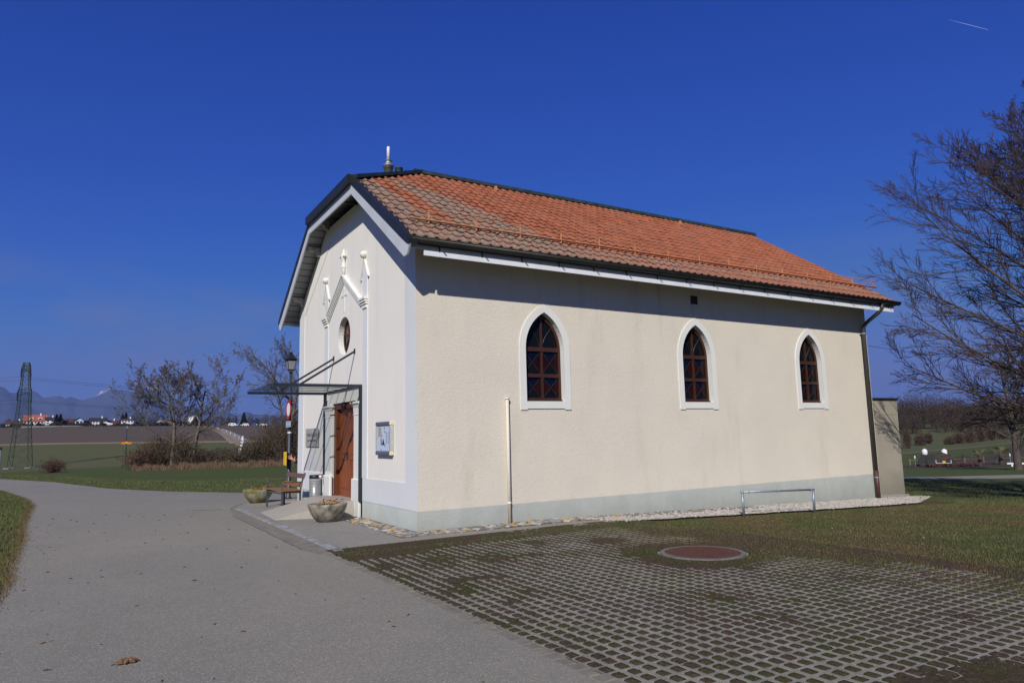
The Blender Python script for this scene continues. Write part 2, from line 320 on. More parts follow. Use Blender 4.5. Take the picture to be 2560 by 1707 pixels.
# ------------------------------------------------------------------ mesh helpers
class MB:
    def __init__(s): s.v = []; s.f = []; s.mi = []; s.cur = 0
    def add(s, vs, fs):
        o = len(s.v); s.v += [tuple(p) for p in vs]; s.f += [tuple(o+i for i in f) for f in fs]; s.mi += [s.cur]*len(fs); return s
    def box(s, a, b):
        x0, y0, z0 = a; x1, y1, z1 = b
        x0, x1 = min(x0, x1), max(x0, x1); y0, y1 = min(y0, y1), max(y0, y1); z0, z1 = min(z0, z1), max(z0, z1)
        return s.add([(x0,y0,z0),(x1,y0,z0),(x1,y1,z0),(x0,y1,z0),(x0,y0,z1),(x1,y0,z1),(x1,y1,z1),(x0,y1,z1)], [(0,3,2,1),(4,5,6,7),(0,1,5,4),(1,2,6,5),(2,3,7,6),(3,0,4,7)])
    def bbox(s, a, b, e=.01):
        "box with chamfered edges"
        x0, y0, z0 = a; x1, y1, z1 = b
        bm = bmesh.new(); bmesh.ops.create_cube(bm, size=1)
        for vv in bm.verts: vv.co = Vector(((x0+x1)/2+vv.co.x*(x1-x0), (y0+y1)/2+vv.co.y*(y1-y0), (z0+z1)/2+vv.co.z*(z1-z0)))
        bmesh.ops.bevel(bm, geom=bm.edges[:], offset=e, segments=1, affect='EDGES')
        bm.verts.index_update(); s.add([vv.co[:] for vv in bm.verts], [[x.index for x in f.verts] for f in bm.faces]); bm.free(); return s
    def prism(s, poly, mapf, d0, d1):
        "2D polygon extruded; mapf(u, v, d) -> point"
        n = len(poly); vs = [mapf(u, v, d0) for u, v in poly] + [mapf(u, v, d1) for u, v in poly]
        tris = tessellate_polygon([[Vector((u, v, 0)) for u, v in poly]])
        fs = [tuple(t) for t in tris] + [tuple(i+n for i in t[::-1]) for t in tris] + [(i, (i+1) % n, (i+1) % n+n, i+n) for i in range(n)]
        return s.add(vs, fs)
    def tube(s, pts, rad, k=8, cap=True):
        pts = [Vector(p) for p in pts]; n = len(pts)
        if not hasattr(rad, '__len__'): rad = [rad]*n
        prev = None; vs = []
        for i, p in enumerate(pts):
            d = (pts[min(i+1, n-1)]-pts[max(i-1, 0)]); d = d.normalized() if d.length > 1e-9 else Vector((0, 0, 1))
            if prev is None:
                a = d.cross(Vector((0, 0, 1)) if abs(d.z) < .9 else Vector((1, 0, 0))).normalized()
            else: a = (prev-d*prev.dot(d)).normalized()
            prev = a; bq = d.cross(a)
            for j in range(k):
                q = 2*math.pi*j/k; vs.append(p+(a*math.cos(q)+bq*math.sin(q))*rad[i])
        fs = [(i*k+j, i*k+(j+1) % k, (i+1)*k+(j+1) % k, (i+1)*k+j) for i in range(n-1) for j in range(k)]
        if cap: fs += [tuple(range(k))[::-1], tuple((n-1)*k+j for j in range(k))]
        return s.add(vs, fs)
    def beam(s, p, q, wd, ht, up=(0, 0, 1)):
        p = Vector(p); q = Vector(q); d = (q-p).normalized(); a = d.cross(Vector(up)).normalized()*wd/2; c = a.cross(d).normalized()*ht/2
        return s.add([p-a-c, p+a-c, p+a+c, p-a+c, q-a-c, q+a-c, q+a+c, q-a+c], [(0,3,2,1),(4,5,6,7),(0,1,5,4),(1,2,6,5),(2,3,7,6),(3,0,4,7)])
    def lathe(s, prof, c=(0, 0, 0), k=24, sq=1.):
        vs = []
        for r, z in prof:
            for j in range(k):
                q = 2*math.pi*j/k; vs.append((c[0]+r*math.cos(q)*sq, c[1]+r*math.sin(q), c[2]+z))
        n = len(prof); fs = [(i*k+j, i*k+(j+1) % k, (i+1)*k+(j+1) % k, (i+1)*k+j) for i in range(n-1) for j in range(k)]
        fs += [tuple(range(k))[::-1], tuple((n-1)*k+j for j in range(k))]
        return s.add(vs, fs)
    def mesh(s, name, mats, smooth=False):
        me = bpy.data.meshes.new(name); me.from_pydata([tuple(p) for p in s.v], [], s.f)
        for mm_ in (mats if isinstance(mats, (list, tuple)) else [mats]): me.materials.append(MATS[mm_])
        if isinstance(mats, (list, tuple)): me.polygons.foreach_set('material_index', s.mi)
        bm = bmesh.new(); bm.from_mesh(me); bmesh.ops.recalc_face_normals(bm, faces=bm.faces); bm.to_mesh(me); bm.free()
        if smooth: me.polygons.foreach_set('use_smooth', [True]*len(me.polygons))
        me.update(); return me
    def build(s, name, mats, parent=None, smooth=False, loc=None, rot=None, **tags):
        o = bpy.data.objects.new(name, s.mesh(name, mats, smooth)); COL.objects.link(o)
        if parent: o.parent = parent
        if loc: o.location = loc
        if rot is not None: o.rotation_euler = (0, 0, rot)
        for k, v in tags.items(): o[k] = v
        return o
def thing(name, label, cat, loc=(0, 0, 0), rz=0., group=None):
    o = bpy.data.objects.new(name, None); COL.objects.link(o); o.location = loc; o.rotation_euler = (0, 0, rz); o.empty_display_size = .2
    o['label'] = label; o['category'] = cat
    if group: o['group'] = group
    return o
def copy_tree(o, parent=None):
    c = o.copy(); COL.objects.link(c); c.parent = parent
    for ch in list(o.children): copy_tree(ch, c)
    return c
def big(name, verts, faces, mat, parent=None, smooth=False, mi=None, **tags):
    "fast mesh from numpy: verts (n,3), faces (m,k)"
    verts = np.asarray(verts, np.float32); faces = np.asarray(faces, np.int32); k = faces.shape[1]
    me = bpy.data.meshes.new(name); me.vertices.add(len(verts)); me.vertices.foreach_set('co', verts.ravel())
    me.loops.add(faces.size); me.loops.foreach_set('vertex_index', faces.ravel()); me.polygons.add(len(faces))
    me.polygons.foreach_set('loop_start', np.arange(0, faces.size, k, dtype=np.int32)); me.polygons.foreach_set('loop_total', np.full(len(faces), k, np.int32))
    for mm_ in (mat if isinstance(mat, (list, tuple)) else [mat]): me.materials.append(MATS[mm_])
    if mi is not None: me.polygons.foreach_set('material_index', np.asarray(mi, np.int32))
    if smooth: me.polygons.foreach_set('use_smooth', np.ones(len(faces), bool))
    me.update(calc_edges=True)
    o = bpy.data.objects.new(name, me); COL.objects.link(o)
    if parent: o.parent = parent
    for kk, vv in tags.items(): o[kk] = vv
    return o
def arr(*a): return [Vector(p) for p in a]

# ------------------------------------------------------------------ terrain
PL = ([0, 40, 50, 70, 90, 125, 160, 200, 215, 300, 400, 440, 600, 900, 3000, 20000], [0, 0, -.22, -.54, -1.6, -2.4, -.8, 2.25, 2.7, 7.4, 12.9, 14, 14, 4, -40, -40])
PM = ([0, 40, 50, 70, 90, 125, 160, 200, 215, 300, 400, 440, 600, 900, 3000, 20000], [0, 0, -.02, -.4, -1.0, -1.6, -.4, 1.6, 2.0, 6.0, 10.6, 11.6, 11.6, 4, -40, -40])
PR = ([0, 18, 28, 33, 55, 75, 120, 160, 250, 330, 420, 1000, 3000, 20000], [0, -.26, -.62, -.8, -1.55, -1.35, -1.7, -1.5, 2.0, 9.5, 12, 2, -40, -40])
def cosf(az): return np.maximum(np.cos(np.radians(np.asarray(az, float)-58.77)), .55)
def H(x, y):
    x = np.asarray(x, float); y = np.asarray(y, float)
    dx, dy = x-EYE.x, y-EYE.y; az = np.degrees(np.arctan2(dy, dx)); r = np.hypot(dx, dy)*cosf(az); a = np.abs(az)
    near = np.where(x > 3, -.0295*(np.clip(x, 3, 30)-3), 0.)
    l = np.interp(r, *PL); mdl = np.interp(r, *PM); rt = np.interp(r, *PR)
    wl = np.clip((a-80)/12, 0, 1); lf = mdl*(1-wl)+l*wl
    wr = np.clip((a-42)/22, 0, 1); far = rt*(1-wr)+lf*wr
    k = np.clip((r-26)/18, 0, 1); k = k*k*(3-2*k)
    return near*(1-k)+far*k
def Hf(x, y): return float(H(x, y))
def polar(az, r, dz=0.):
    r = r/float(cosf(az)); x = EYE.x+r*math.cos(R(az)); y = EYE.y+r*math.sin(R(az)); return Vector((x, y, Hf(x, y)+dz))
PX = [0, 60, 200, 316, 480, 600, 720, 760]; AZ = [94.99, 93.69, 90.49, 87.67, 83.4, 80.08, 76.61, 75.42]
PXR = [2200, 2300, 2450, 2560]; AZR = [31.36, 28.86, 25.34, 22.93]
def azp(x): return float(np.interp(x, PX, AZ)) if x < 1000 else float(np.interp(x, PXR, AZR))

def patch(name, mat, az0, az1, r0, r1, naz, nr, label=None, lift=0., log=False):
    azs = np.linspace(az0, az1, naz); vs = []
    for az in azs:
        cf = float(cosf(az))
        a = r0(az) if callable(r0) else r0; b_ = r1(az) if callable(r1) else r1
        tt = np.linspace(0, 1, nr); rs = (a*(b_/a)**tt if log else a+(b_-a)*tt)/cf
        x = EYE.x+rs*np.cos(R(az)); y = EYE.y+rs*np.sin(R(az)); vs.append(np.stack([x, y, H(x, y)+lift], 1))
    vs = np.concatenate(vs); i, j = np.meshgrid(np.arange(naz-1), np.arange(nr-1), indexing='ij'); k = (i*nr+j).ravel()
    return big(name, vs, np.stack([k, k+1, k+nr+1, k+nr], 1), mat, smooth=True, kind='structure')
def lawn_edge(az):       # where the mown lawn gives way to fields
    if az > 78 and az < 120: return float(np.interp(az, [78, 84, 88, 95, 120], [50, 56, 72, 54, 50]))
    if -20 < az < 50: return 31.8
    return float(np.interp(abs(az), [50, 78], [31.8, 50])) if abs(az) < 78 else 50.
patch('lawn', 'lawn_far', -180, 180, lambda a: 22*float(cosf(a)), lawn_edge, 361, 26)
patch('field', 'field_green', 50, 180, lawn_edge, 199, 131, 40)
patch('path', 'field_tan', 50, 180, 199, 213, 131, 4)
patch('field', 'field_brown', 50, 180, 213, 455, 131, 40)
patch('ground', 'field_brown', 50, 180, 455, 16000, 131, 30, log=True)
patch('ground', 'field_green', -180, -20, 50, 16000, 80, 40, log=True)
def redge(az): return float(np.interp(az, [-20, 22, 26, 31, 50], [150, 132, 95, 72, 68]))
patch('lawn', 'lawn_far', -20, 50, 34.2, 50, 71, 8)
patch('field', 'field_plot', -20, 50, 50, lambda a: redge(a)*.74, 71, 12)
patch('field', 'lawn_far', -20, 50, lambda a: redge(a)*.74, redge, 71, 12)
patch('path', 'dry_grass', -20, 50, redge, lambda a: redge(a)*1.04, 71, 3)
patch('field', 'field_green', -20, 50, lambda a: redge(a)*1.04, 16000, 71, 60, log=True)
patch('road', 'asphalt', -20, 50, 31.8, 34.2, 71, 3)

# near ground: fine disc around the camera, lawn material
def near_ground():
    xs = np.arange(-28, 18.01, .25); ys = np.arange(-34, 11.01, .25)
    gx, gy = np.meshgrid(xs, ys, indexing='ij'); m_ = np.hypot(gx-EYE.x, gy-EYE.y) < 22.6
    return gx, gy, m_
n_az, n_r = 181, 90
azs = np.linspace(-180, 180, n_az); rs = np.linspace(.4, 22, n_r); A, RR = np.meshgrid(azs, rs, indexing='ij')
gx = EYE.x+RR*np.cos(np.radians(A)); gy = EYE.y+RR*np.sin(np.radians(A)); gz = H(gx, gy)-.02
gz = np.where((gx > -2.0) & (gx < 4.2) & (gy > -12.5) & (gy < -.9), gz-.08, gz)
gz = np.where(RR > 21.9, H(gx, gy), gz)
k = (np.arange(n_az-1)[:, None]*n_r+np.arange(n_r-1)).ravel()
big('ground', np.stack([gx.ravel(), gy.ravel(), gz.ravel()], 1), np.stack([k, k+n_r, k+n_r+1, k+1], 1), 'lawn_near', smooth=True, kind='structure')

def drape(name, mat, poly, lift, step=None, **tags):
    "flat polygon sheet following the terrain (triangulated on a grid of cut lines)"
    bm = bmesh.new(); vs = [bm.verts.new((x, y, 0)) for x, y in poly]; bm.faces.new(vs)
    xs = [p[0] for p in poly]; ys = [p[1] for p in poly]; step = step or 1.5
    for ax, lo, hi in ((0, min(xs), max(xs)), (1, min(ys), max(ys))):
        c = lo+step
        while c < hi:
            co = (c, 0, 0) if ax == 0 else (0, c, 0); no = (1, 0, 0) if ax == 0 else (0, 1, 0)
            bmesh.ops.bisect_plane(bm, geom=bm.verts[:]+bm.edges[:]+bm.faces[:], plane_co=co, plane_no=no); c += step
    for v in bm.verts: v.co.z = Hf(v.co.x, v.co.y)+lift
    bmesh.ops.triangulate(bm, faces=bm.faces[:]); bmesh.ops.recalc_face_normals(bm, faces=bm.faces[:])
    me = bpy.data.meshes.new(name); bm.to_mesh(me); bm.free(); me.materials.append(MATS[mat])
    for p in me.polygons:
        if p.normal.z < 0: p.flip()
    o = bpy.data.objects.new(name, me); COL.objects.link(o)
    for k_, v_ in tags.items(): o[k_] = v_
    return o
def wob(pts, amp, step):
    "resample an outline with small irregularities"
    out_ = []
    for i in range(len(pts)-1):
        a = Vector(pts[i]); b_ = Vector(pts[i+1]); n = max(1, int((b_-a).length/step)); d = (b_-a).normalized(); nn = Vector((-d.y, d.x))
        for j in range(n): out_.append(a+(b_-a)*j/n+nn*random.uniform(-amp, amp))
    out_.append(Vector(pts[-1])); return [(p.x, p.y) for p in out_]
left_edge = [(-9, -24), (-6.6, -14), (-5.95, -6), (-5.83, -1.5), (-5.8, -.9), (-5.9, .65), (-5.97, 3.6), (-6.15, 6.6), (-6.33, 12.6), (-6.7, 15.9), (-7.84, 21.8), (-11, 28.5), (-18, 36), (-28, 42)]
far_edge = [(-28, 49), (-15, 41.5), (-8.95, 34.6), (-6.3, 27.4), (-4.3, 19.5), (-2.4, 15.3), (-.55, 12.66), (2.5, 11.9), (9, 11.3), (16, 11), (16, 9.0), (1.2, 9.0), (-.5, 8.9), (-1.5, 7.3), (-1.55, 7.2)]
drape('road', 'asphalt', wob(left_edge, .05, .35)+wob(far_edge, .03, .5)+[(-1.60, 7.2), (-1.60, -1.3), (-2.0, -1.3), (-2.03, -13), (-2.6, -24)], .003, kind='structure')
drape('pavement', 'apron_asphalt', [(-1.71, 7.2), (-1.66, 3), (-1.665, -1.15), (-1.2, -1.36), (-.18, -1.5), (1.3, -1.32), (3.8, -1.12), (4.3, -.62), (1.7, -.62), (-.52, -.52), (-.45, 2.9), (.2, 2.9), (.2, 8.99), (-.9, 8.99)], .009, kind='structure')
drape('gutter_band', 'cobble_tan', [(-1.84, 7.2), (-1.84, -1.2), (-2.05, -1.2), (-2.17, -.7), (-2.17, 5), (-1.95, 7.2)], .006, kind='structure')

def seam(pts, mat='bark_dark', r2=.006, label='dark joint line in the asphalt'):
    P_ = [Vector((x+random.uniform(-.012, .012), y, .0075)) for x, y in pts]; MB().tube(P_, [random.uniform(.4, 1.2)*r2 for _ in P_], 4).build('asphalt_seam', mat, kind='structure')
seam([(-2.17+.004*math.sin(k*.7), 5.4-k*.12) for k in range(51)]); seam([(-2.12-k*.05, 7.1+k*.03) for k in range(14)]); seam([(-1.9+.05*k, 7.25+.12*k) for k in range(10)])
seam([(-1.30+.10*k, 1.1-.16*k+.06*math.sin(k*1.3)) for k in range(8)], r2=.004)
# road/drain cobbles, one object each
def stone_mesh(name, lx, ly, lz, mat, seed, rough=.12, e=.012):
    rs_ = random.Random(seed); bm = bmesh.new(); bmesh.ops.create_cube(bm, size=1)
    for v in bm.verts: v.co = Vector((v.co.x*lx*(1+rs_.uniform(-rough, rough)), v.co.y*ly*(1+rs_.uniform(-rough, rough)), v.co.z*lz))
    bmesh.ops.bevel(bm, geom=[e_ for e_ in bm.edges if all(v.co.z > 0 for v in e_.verts)], offset=e, segments=1, affect='EDGES')
    me = bpy.data.meshes.new(name); bm.to_mesh(me); bm.free(); me.materials.append(MATS[mat]); return me
def holder(name, kind='structure'):
    o = bpy.data.objects.new(name, None); COL.objects.link(o); o['kind'] = kind; return o
def put(name, me, parent, loc, rz=0., sc=1.):
    o = bpy.data.objects.new(name, me); COL.objects.link(o); o.parent = parent; o.location = loc; o.rotation_euler = (random.uniform(-.03, .03), random.uniform(-.03, .03), rz); o.scale = (sc, sc, 1); return o
drain = holder('drain_kerb')
ms_ = [stone_mesh('cobble', .155, .076, .05, ('cobble_blue', 'cobble_blue', 'cobble_blue', 'cobble_tan')[s % 4], s, .18, .016) for s in range(9)]
y = -1.13
while y < 7.15:
    put('cobble', random.choice(ms_), drain, (-1.745+.012*math.sin(y*1.3)+(-.05 if y > 3 else 0)*(y-3)/4, y, -.009+random.uniform(-.003, .004)), random.uniform(-.06, .06)); y += .089
edge = holder('road_kerb')
ms_ = [stone_mesh('cobble', .125, .138, .05, 'cobble_tan', 10+s, .06, .008) for s in range(5)]
y = -1.36
while y > -12.6:
    put('cobble', random.choice(ms_), edge, (-1.962+random.uniform(-.008, .008), y, -.020+random.uniform(-.003, .003)), random.uniform(-.05, .05)); y -= .147
MB().box((-2.06, -1.28, -.04), (-1.62, -1.19, .008)).build('kerb_stone', 'paver_concrete', edge)

# ------------------------------------------------------------------ grass pavers: real cells, soil rising between
P = .1385; NC = 4; UNIT = P*NC
def paver_mesh():
    mb = MB(); rib = .040; h = .05
    for i in range(NC):
        for j in range(NC):
            x0, y0 = i*P, j*P; a = rib/2; x1, y1 = x0+P, y0+P
            g = .0015
            ox0 = x0+(g if i == 0 else 0); oy0 = y0+(g if j == 0 else 0); ox1 = x1-(g if i == NC-1 else 0); oy1 = y1-(g if j == NC-1 else 0)
            c_ = .004
            vs = [(ox0, oy0, 0), (ox1, oy0, 0), (ox1, oy1, 0), (ox0, oy1, 0), (x0+a-c_, y0+a-c_, 0), (x1-a+c_, y0+a-c_, 0), (x1-a+c_, y1-a+c_, 0), (x0+a-c_, y1-a+c_, 0),
                  (x0+a, y0+a, -.004), (x1-a, y0+a, -.004), (x1-a, y1-a, -.004), (x0+a, y1-a, -.004), (x0+a, y0+a, -h), (x1-a, y0+a, -h), (x1-a, y1-a, -h), (x0+a, y1-a, -h)]
            fs = []
            for q in range(4):
                w_ = (q+1) % 4; fs += [(q, w_, 4+w_, 4+q), (4+q, 4+w_, 8+w_, 8+q), (8+q, 8+w_, 12+w_, 12+q)]
            mb.add(vs, fs)
    S = UNIT-.0015
    mb.add([(.0015, .0015, 0), (S, .0015, 0), (S, S, 0), (.0015, S, 0), (.0015, .0015, -h), (S, .0015, -h), (S, S, -h), (.0015, S, -h)], [(0, 4, 5, 1), (1, 5, 6, 2), (2, 6, 7, 3), (3, 7, 4, 0)])
    me = mb.mesh('grid_paver', 'paver_concrete')
    for p in me.polygons:
        if abs(p.normal.z) > .5 and p.normal.z < 0: p.flip()
    return me
pav = paver_mesh()
paving = holder('paved_ground')
def mh_d(x, y): return math.hypot(x-2.2, y+4.6)
cnt = 0
for i in range(10):
    for j in range(20):
        x = -1.885+i*UNIT; y = -1.52-(j+1)*UNIT
        if i < 2 and j < 1: continue
        if mh_d(x+UNIT/2, y+UNIT/2) < .72: continue
        o = bpy.data.objects.new('grid_paver', pav); COL.objects.link(o); o.parent = paving
        z = Hf(x+UNIT/2, y+UNIT/2); o.location = (x, y, z-.003+random.uniform(-.002, .002)); o.rotation_euler = (random.uniform(-.002, .002), random.uniform(-.002, .002), random.uniform(-.002, .002)); cnt += 1
# soil sheet with relief (covers the ribs in places and fully along the borders)
def fbm(x, y, sc, seed, octs=4):
    rs_ = np.random.default_rng(seed); out_ = 0; amp = 1; tot = 0
    for o_ in range(octs):
        g = rs_.random((64, 64)); u = (x*sc*2**o_) % 64; v = (y*sc*2**o_) % 64; i = np.floor(u).astype(int); j = np.floor(v).astype(int); fu = u-i; fv = v-j
        fu = fu*fu*(3-2*fu); fv = fv*fv*(3-2*fv); i1 = (i+1) % 64; j1 = (j+1) % 64; i %= 64; j %= 64
        out_ = out_+amp*((g[i, j]*(1-fu)+g[i1, j]*fu)*(1-fv)+(g[i, j1]*(1-fu)+g[i1, j1]*fu)*fv); tot += amp; amp *= .55
    return out_/tot
xs = np.arange(-1.90, 4.3, .0277); ys = np.arange(-12.6, -.95, .0277); gx, gy = np.meshgrid(xs, ys, indexing='ij')
n1 = fbm(gx+9, gy+20, .75, 3, 4); n2 = fbm(gx+3, gy+30, 11, 4, 3)
ux = ((gx+1.885)/P) % 1; uy = ((gy+1.52)/P) % 1                       # 0 at the rib centre lines
rib = np.minimum(np.minimum(ux, 1-ux), np.minimum(uy, 1-uy))          # 0 on ribs, .5 in the cell middle
n3 = fbm(gx+5, gy+11, 3.2, 14, 3)
ci = np.floor((gx+1.885)/P).astype(int) % 97; cj = np.floor((gy+1.52)/P).astype(int) % 89; cellr = rng.random((97, 89))[ci, cj]
onrib = rib < .12
cover_f = (n1-.5)*.040+(n3-.5)*.034+(n2-.5)*.026
lvl = np.where(onrib, -.0130+cover_f, .0045+np.clip(cover_f, -.004, .010)*.35+(cellr-.5)*.005)
def band(d, wd): return np.clip(1-d/wd, 0, 1)
bx = 3.05+.9*np.clip((-gy-4.5)/5, 0, 1)+(n1-.5)*2.2
cov = np.maximum.reduce([band(np.abs(gy+1.2)-.25, .45)*np.where(gx > 1.2, .7, 1.15), np.clip((gx-bx)/.8, 0, 1), band(np.maximum(np.hypot(gx-2.2, (gy+4.6))-.62, 0), .5)*1.1, band(np.hypot(gx-1.95, gy+2.9)-.1, .25),
                         np.clip((-gy-8.6)/1.2, 0, 1)*np.clip((n1-.36)*5, 0, 1)])
lvl = np.minimum(lvl+cov*np.where(onrib, .034, .022), .011)
blockout = (np.hypot(gx-2.2, gy+4.6) < .60)
gz = H(gx, gy)+np.where(blockout, -.04, lvl)
ny = len(ys); k = (np.arange(len(xs)-1)[:, None]*ny+np.arange(ny-1)).ravel()
big('soil', np.stack([gx.ravel(), gy.ravel(), gz.ravel()], 1), np.stack([k, k+ny, k+ny+1, k+1], 1), 'paver_soil', smooth=True, kind='structure')

sel = rng.integers(0, gx.size, 110000); px2 = gx.ravel()[sel]; py2 = gy.ravel()[sel]; lv2 = np.where(blockout, -1, lvl).ravel()[sel]
ok = (lv2 > .0005) & onrib.ravel()[sel] & (rng.random(len(sel)) < .75); COVER = (px2[ok]+rng.uniform(-.014, .014, ok.sum()), py2[ok]+rng.uniform(-.014, .014, ok.sum()), gz.ravel()[sel][ok])
# manhole
mh = thing('manhole_cover', 'round rusty iron manhole cover in a grey ring among the grass pavers', 'manhole', (2.2, -4.6, .004))
MB().lathe([(.50, -.03), (.50, .010), (.49, .014), (.46, .012), (.0005, .012)], k=40).build('lid', 'rust_iron', mh)
mb = MB()
for i in range(-8, 9):
    for j in range(-8, 9):
        x, y = i*.055, j*.055
        if math.hypot(x, y) < .44: mb.box((x-.015, y-.006, .011), (x+.015, y+.006, .016)) if (i+j) % 2 else mb.box((x-.006, y-.015, .011), (x+.006, y+.015, .016))
mb.build('tread_pattern', 'rust_iron', mh, kind='stuff')
MB().add([(math.cos(q*math.pi/24)*r2, math.sin(q*math.pi/24)*r2, z) for r2, z in ((.505, -.03), (.505, .012), (.565, .010), (.575, -.03)) for q in range(48)],
         [(r2*48+q, r2*48+(q+1) % 48, (r2+1)*48+(q+1) % 48, (r2+1)*48+q) for r2 in range(3) for q in range(48)]).build('ring', 'rim_grey', mh)

# ------------------------------------------------------------------ chapel
chapel = thing('chapel', 'small white and cream chapel with an orange tiled roof and pointed windows', 'chapel')
LB, WB = 13.91, 8.29; CY = 4.25; EV = 5.30
def arch(xc, hw, zb, zs, za, n=10):
    "pointed arch outline, from bottom left clockwise"
    h = za-zs; rad = (h*h+hw*hw)/(2*hw); c = xc-hw+rad; pts = [(xc-hw, zb)]
    a0 = math.pi; a1 = math.pi-math.acos((rad-hw)/rad)
    lft = [(c+rad*math.cos(a0+(a1-a0)*i/n), zs+rad*math.sin(a0+(a1-a0)*i/n)) for i in range(n+1)]
    return pts+lft+[(2*xc-p[0], p[1]) for p in lft[::-1][1:]]+[(xc+hw, zb)]
WX = (2.808, 7.09, 11.27)
def holed(outer, holes, mapf, d_in, name, mat, parent, reveal_mat=None, **kw):
    loops = [[Vector((u, v, 0)) for u, v in outer]]+[[Vector((u, v, 0)) for u, v in h] for h in holes]
    flat = [p for l in loops for p in l]; tris = tessellate_polygon(loops)
    mb = MB(); mb.add([mapf(p.x, p.y, 0) for p in flat], [tuple(t_) for t_ in tris])
    for h in holes:
        n = len(h); mb.cur = 1 if reveal_mat else 0
        mb.add([mapf(u, v, 0) for u, v in h]+[mapf(u, v, d_in) for u, v in h], [(i, (i+1) % n, (i+1) % n+n, i+n) for i in range(n)])
    return mb.build(name, [mat, reveal_mat] if reveal_mat else mat, parent, **kw)
side = lambda u, v, d: (u, d, v)         # long wall: y = depth inwards
gab = lambda u, v, d: (d, u, v)          # gable: x = depth inwards
holes = [arch(x, .465, 2.31, 3.37, 4.12) for x in WX]
ww = holed([(0, .353), (LB, .353), (LB, EV), (0, EV)], holes, side, .145, 'wall', ['plaster_cream'][0], chapel, 'plaster_trim')
MB().box((-.004, -.004, -.5), (LB+.004, .1, .353)).build('wall_base', 'plaster_base', chapel)
crack = MB(); px_, pz_ = 7.075, 4.27
pts = [(px_, -.0015, pz_)]
while pz_ < 4.95: px_ += random.uniform(-.03, .03); pz_ += .07; pts.append((px_, -.0015, pz_))
crack.tube(pts, .0035, 3).build('crack', 'rim_grey', ww)
# gable wall
go = [(0, .353), (3.38, .353), (3.38, 2.5), (5.12, 2.5), (5.12, .353), (WB, .353), (WB, EV), (5.78, 7.02), (2.52, 7.02), (0, EV)]
circ = [(4.25+.455*math.cos(q*math.pi/18), 4.05+.455*math.sin(q*math.pi/18)) for q in range(36)]
gw = holed(go, [circ], gab, .16, 'wall', 'plaster_white', chapel, 'plaster_trim')
MB().box((0.001, 3.38, .353), (.3, 3.379, 2.5)).box((0.001, 5.12, .353), (.3, 5.121, 2.5)).box((.001, 3.38, 2.5), (.3, 5.12, 2.501)).build('door_reveal', 'plaster_trim', chapel)
MB().box((-.005, .1005, -.5), (.1, 2.9, .3525)).add([(-.0052, -.0035, -.5), (-.0052, .1005, -.5), (-.0052, .1005, .3525), (-.0052, -.0035, .3525)], [(0, 1, 2, 3)]).build('wall_base', 'plaster_smooth_base', chapel)
MB().box((-.005, 5.6, -.5), (.1, WB+.004, .3525)).build('wall_base', 'plaster_smooth_base', chapel)
MB().box((0, WB-.02, -.5), (LB, WB, EV)).box((LB-.02, .02, -.5), (LB, WB-.03, EV)).build('wall', 'plaster_cream', chapel)
mb = MB().prism([(0.02, EV), (WB-.03, EV), (WB/2, 8.0)], lambda u, v, d: (d, u, v), LB-.02, LB).build('wall', 'plaster_cream', chapel)
# raised bands on the gable
mb = MB()
mb.prism([(-.002, .354), (2.88, .354), (2.88, .83), (.5, .83), (.5, EV-.05), (-.002, EV-.05)], gab, .001, -.012).build('corner_band', 'plaster_band', chapel)
MB().prism([(WB+.002, .354), (5.62, .354), (5.62, .83), (7.77, .83), (7.77, EV-.05), (WB+.002, EV-.05)], gab, .001, -.012).build('corner_band', 'plaster_band', chapel)
for y0 in (2.60, 5.48): MB().box((-.016, y0, .83 if y0 < 3 else 2.6), (.001, y0+.30, 4.47)).build('pilaster_strip', 'plaster_band', chapel)
band_poly = [(.52, 5.36), (.52, 5.09), (2.72, 6.47), (5.58, 6.47), (7.77, 5.09), (7.77, 5.36), (5.75, 6.98), (2.55, 6.98)]
MB().prism(band_poly, gab, .001, -.010).build('gable_band', 'plaster_white', chapel)
# pediment moulding
def mould(p, q, name):
    g = bpy.data.objects.new(name, None)
    mb = MB()
    for off, hh, dd in ((0, .05, .085), (-.055, .045, .065), (-.105, .045, .045), (-.15, .03, .025)):
        d = (Vector(q)-Vector(p)).normalized(); nrm = Vector((-d.y, d.x)); nrm = nrm if nrm.y > 0 else -nrm
        a = Vector(p)+nrm*(off-hh/2); b_ = Vector(q)+nrm*(off-hh/2)
        mb.beam((-dd/2+.001, a.x, a.y), (-dd/2+.001, b_.x, b_.y), hh, dd, (1, 0, 0)) if False else mb.prism([(a.x, a.y), (b_.x, b_.y), (b_.x+nrm.x*hh, b_.y+nrm.y*hh), (a.x+nrm.x*hh, a.y+nrm.y*hh)], gab, .001, -dd)
    return mb.build(name, 'plaster_trim', chapel)
mould((2.98, 4.70), (4.25, 5.52), 'moulding'); mould((5.52, 4.70), (4.25, 5.52), 'moulding')
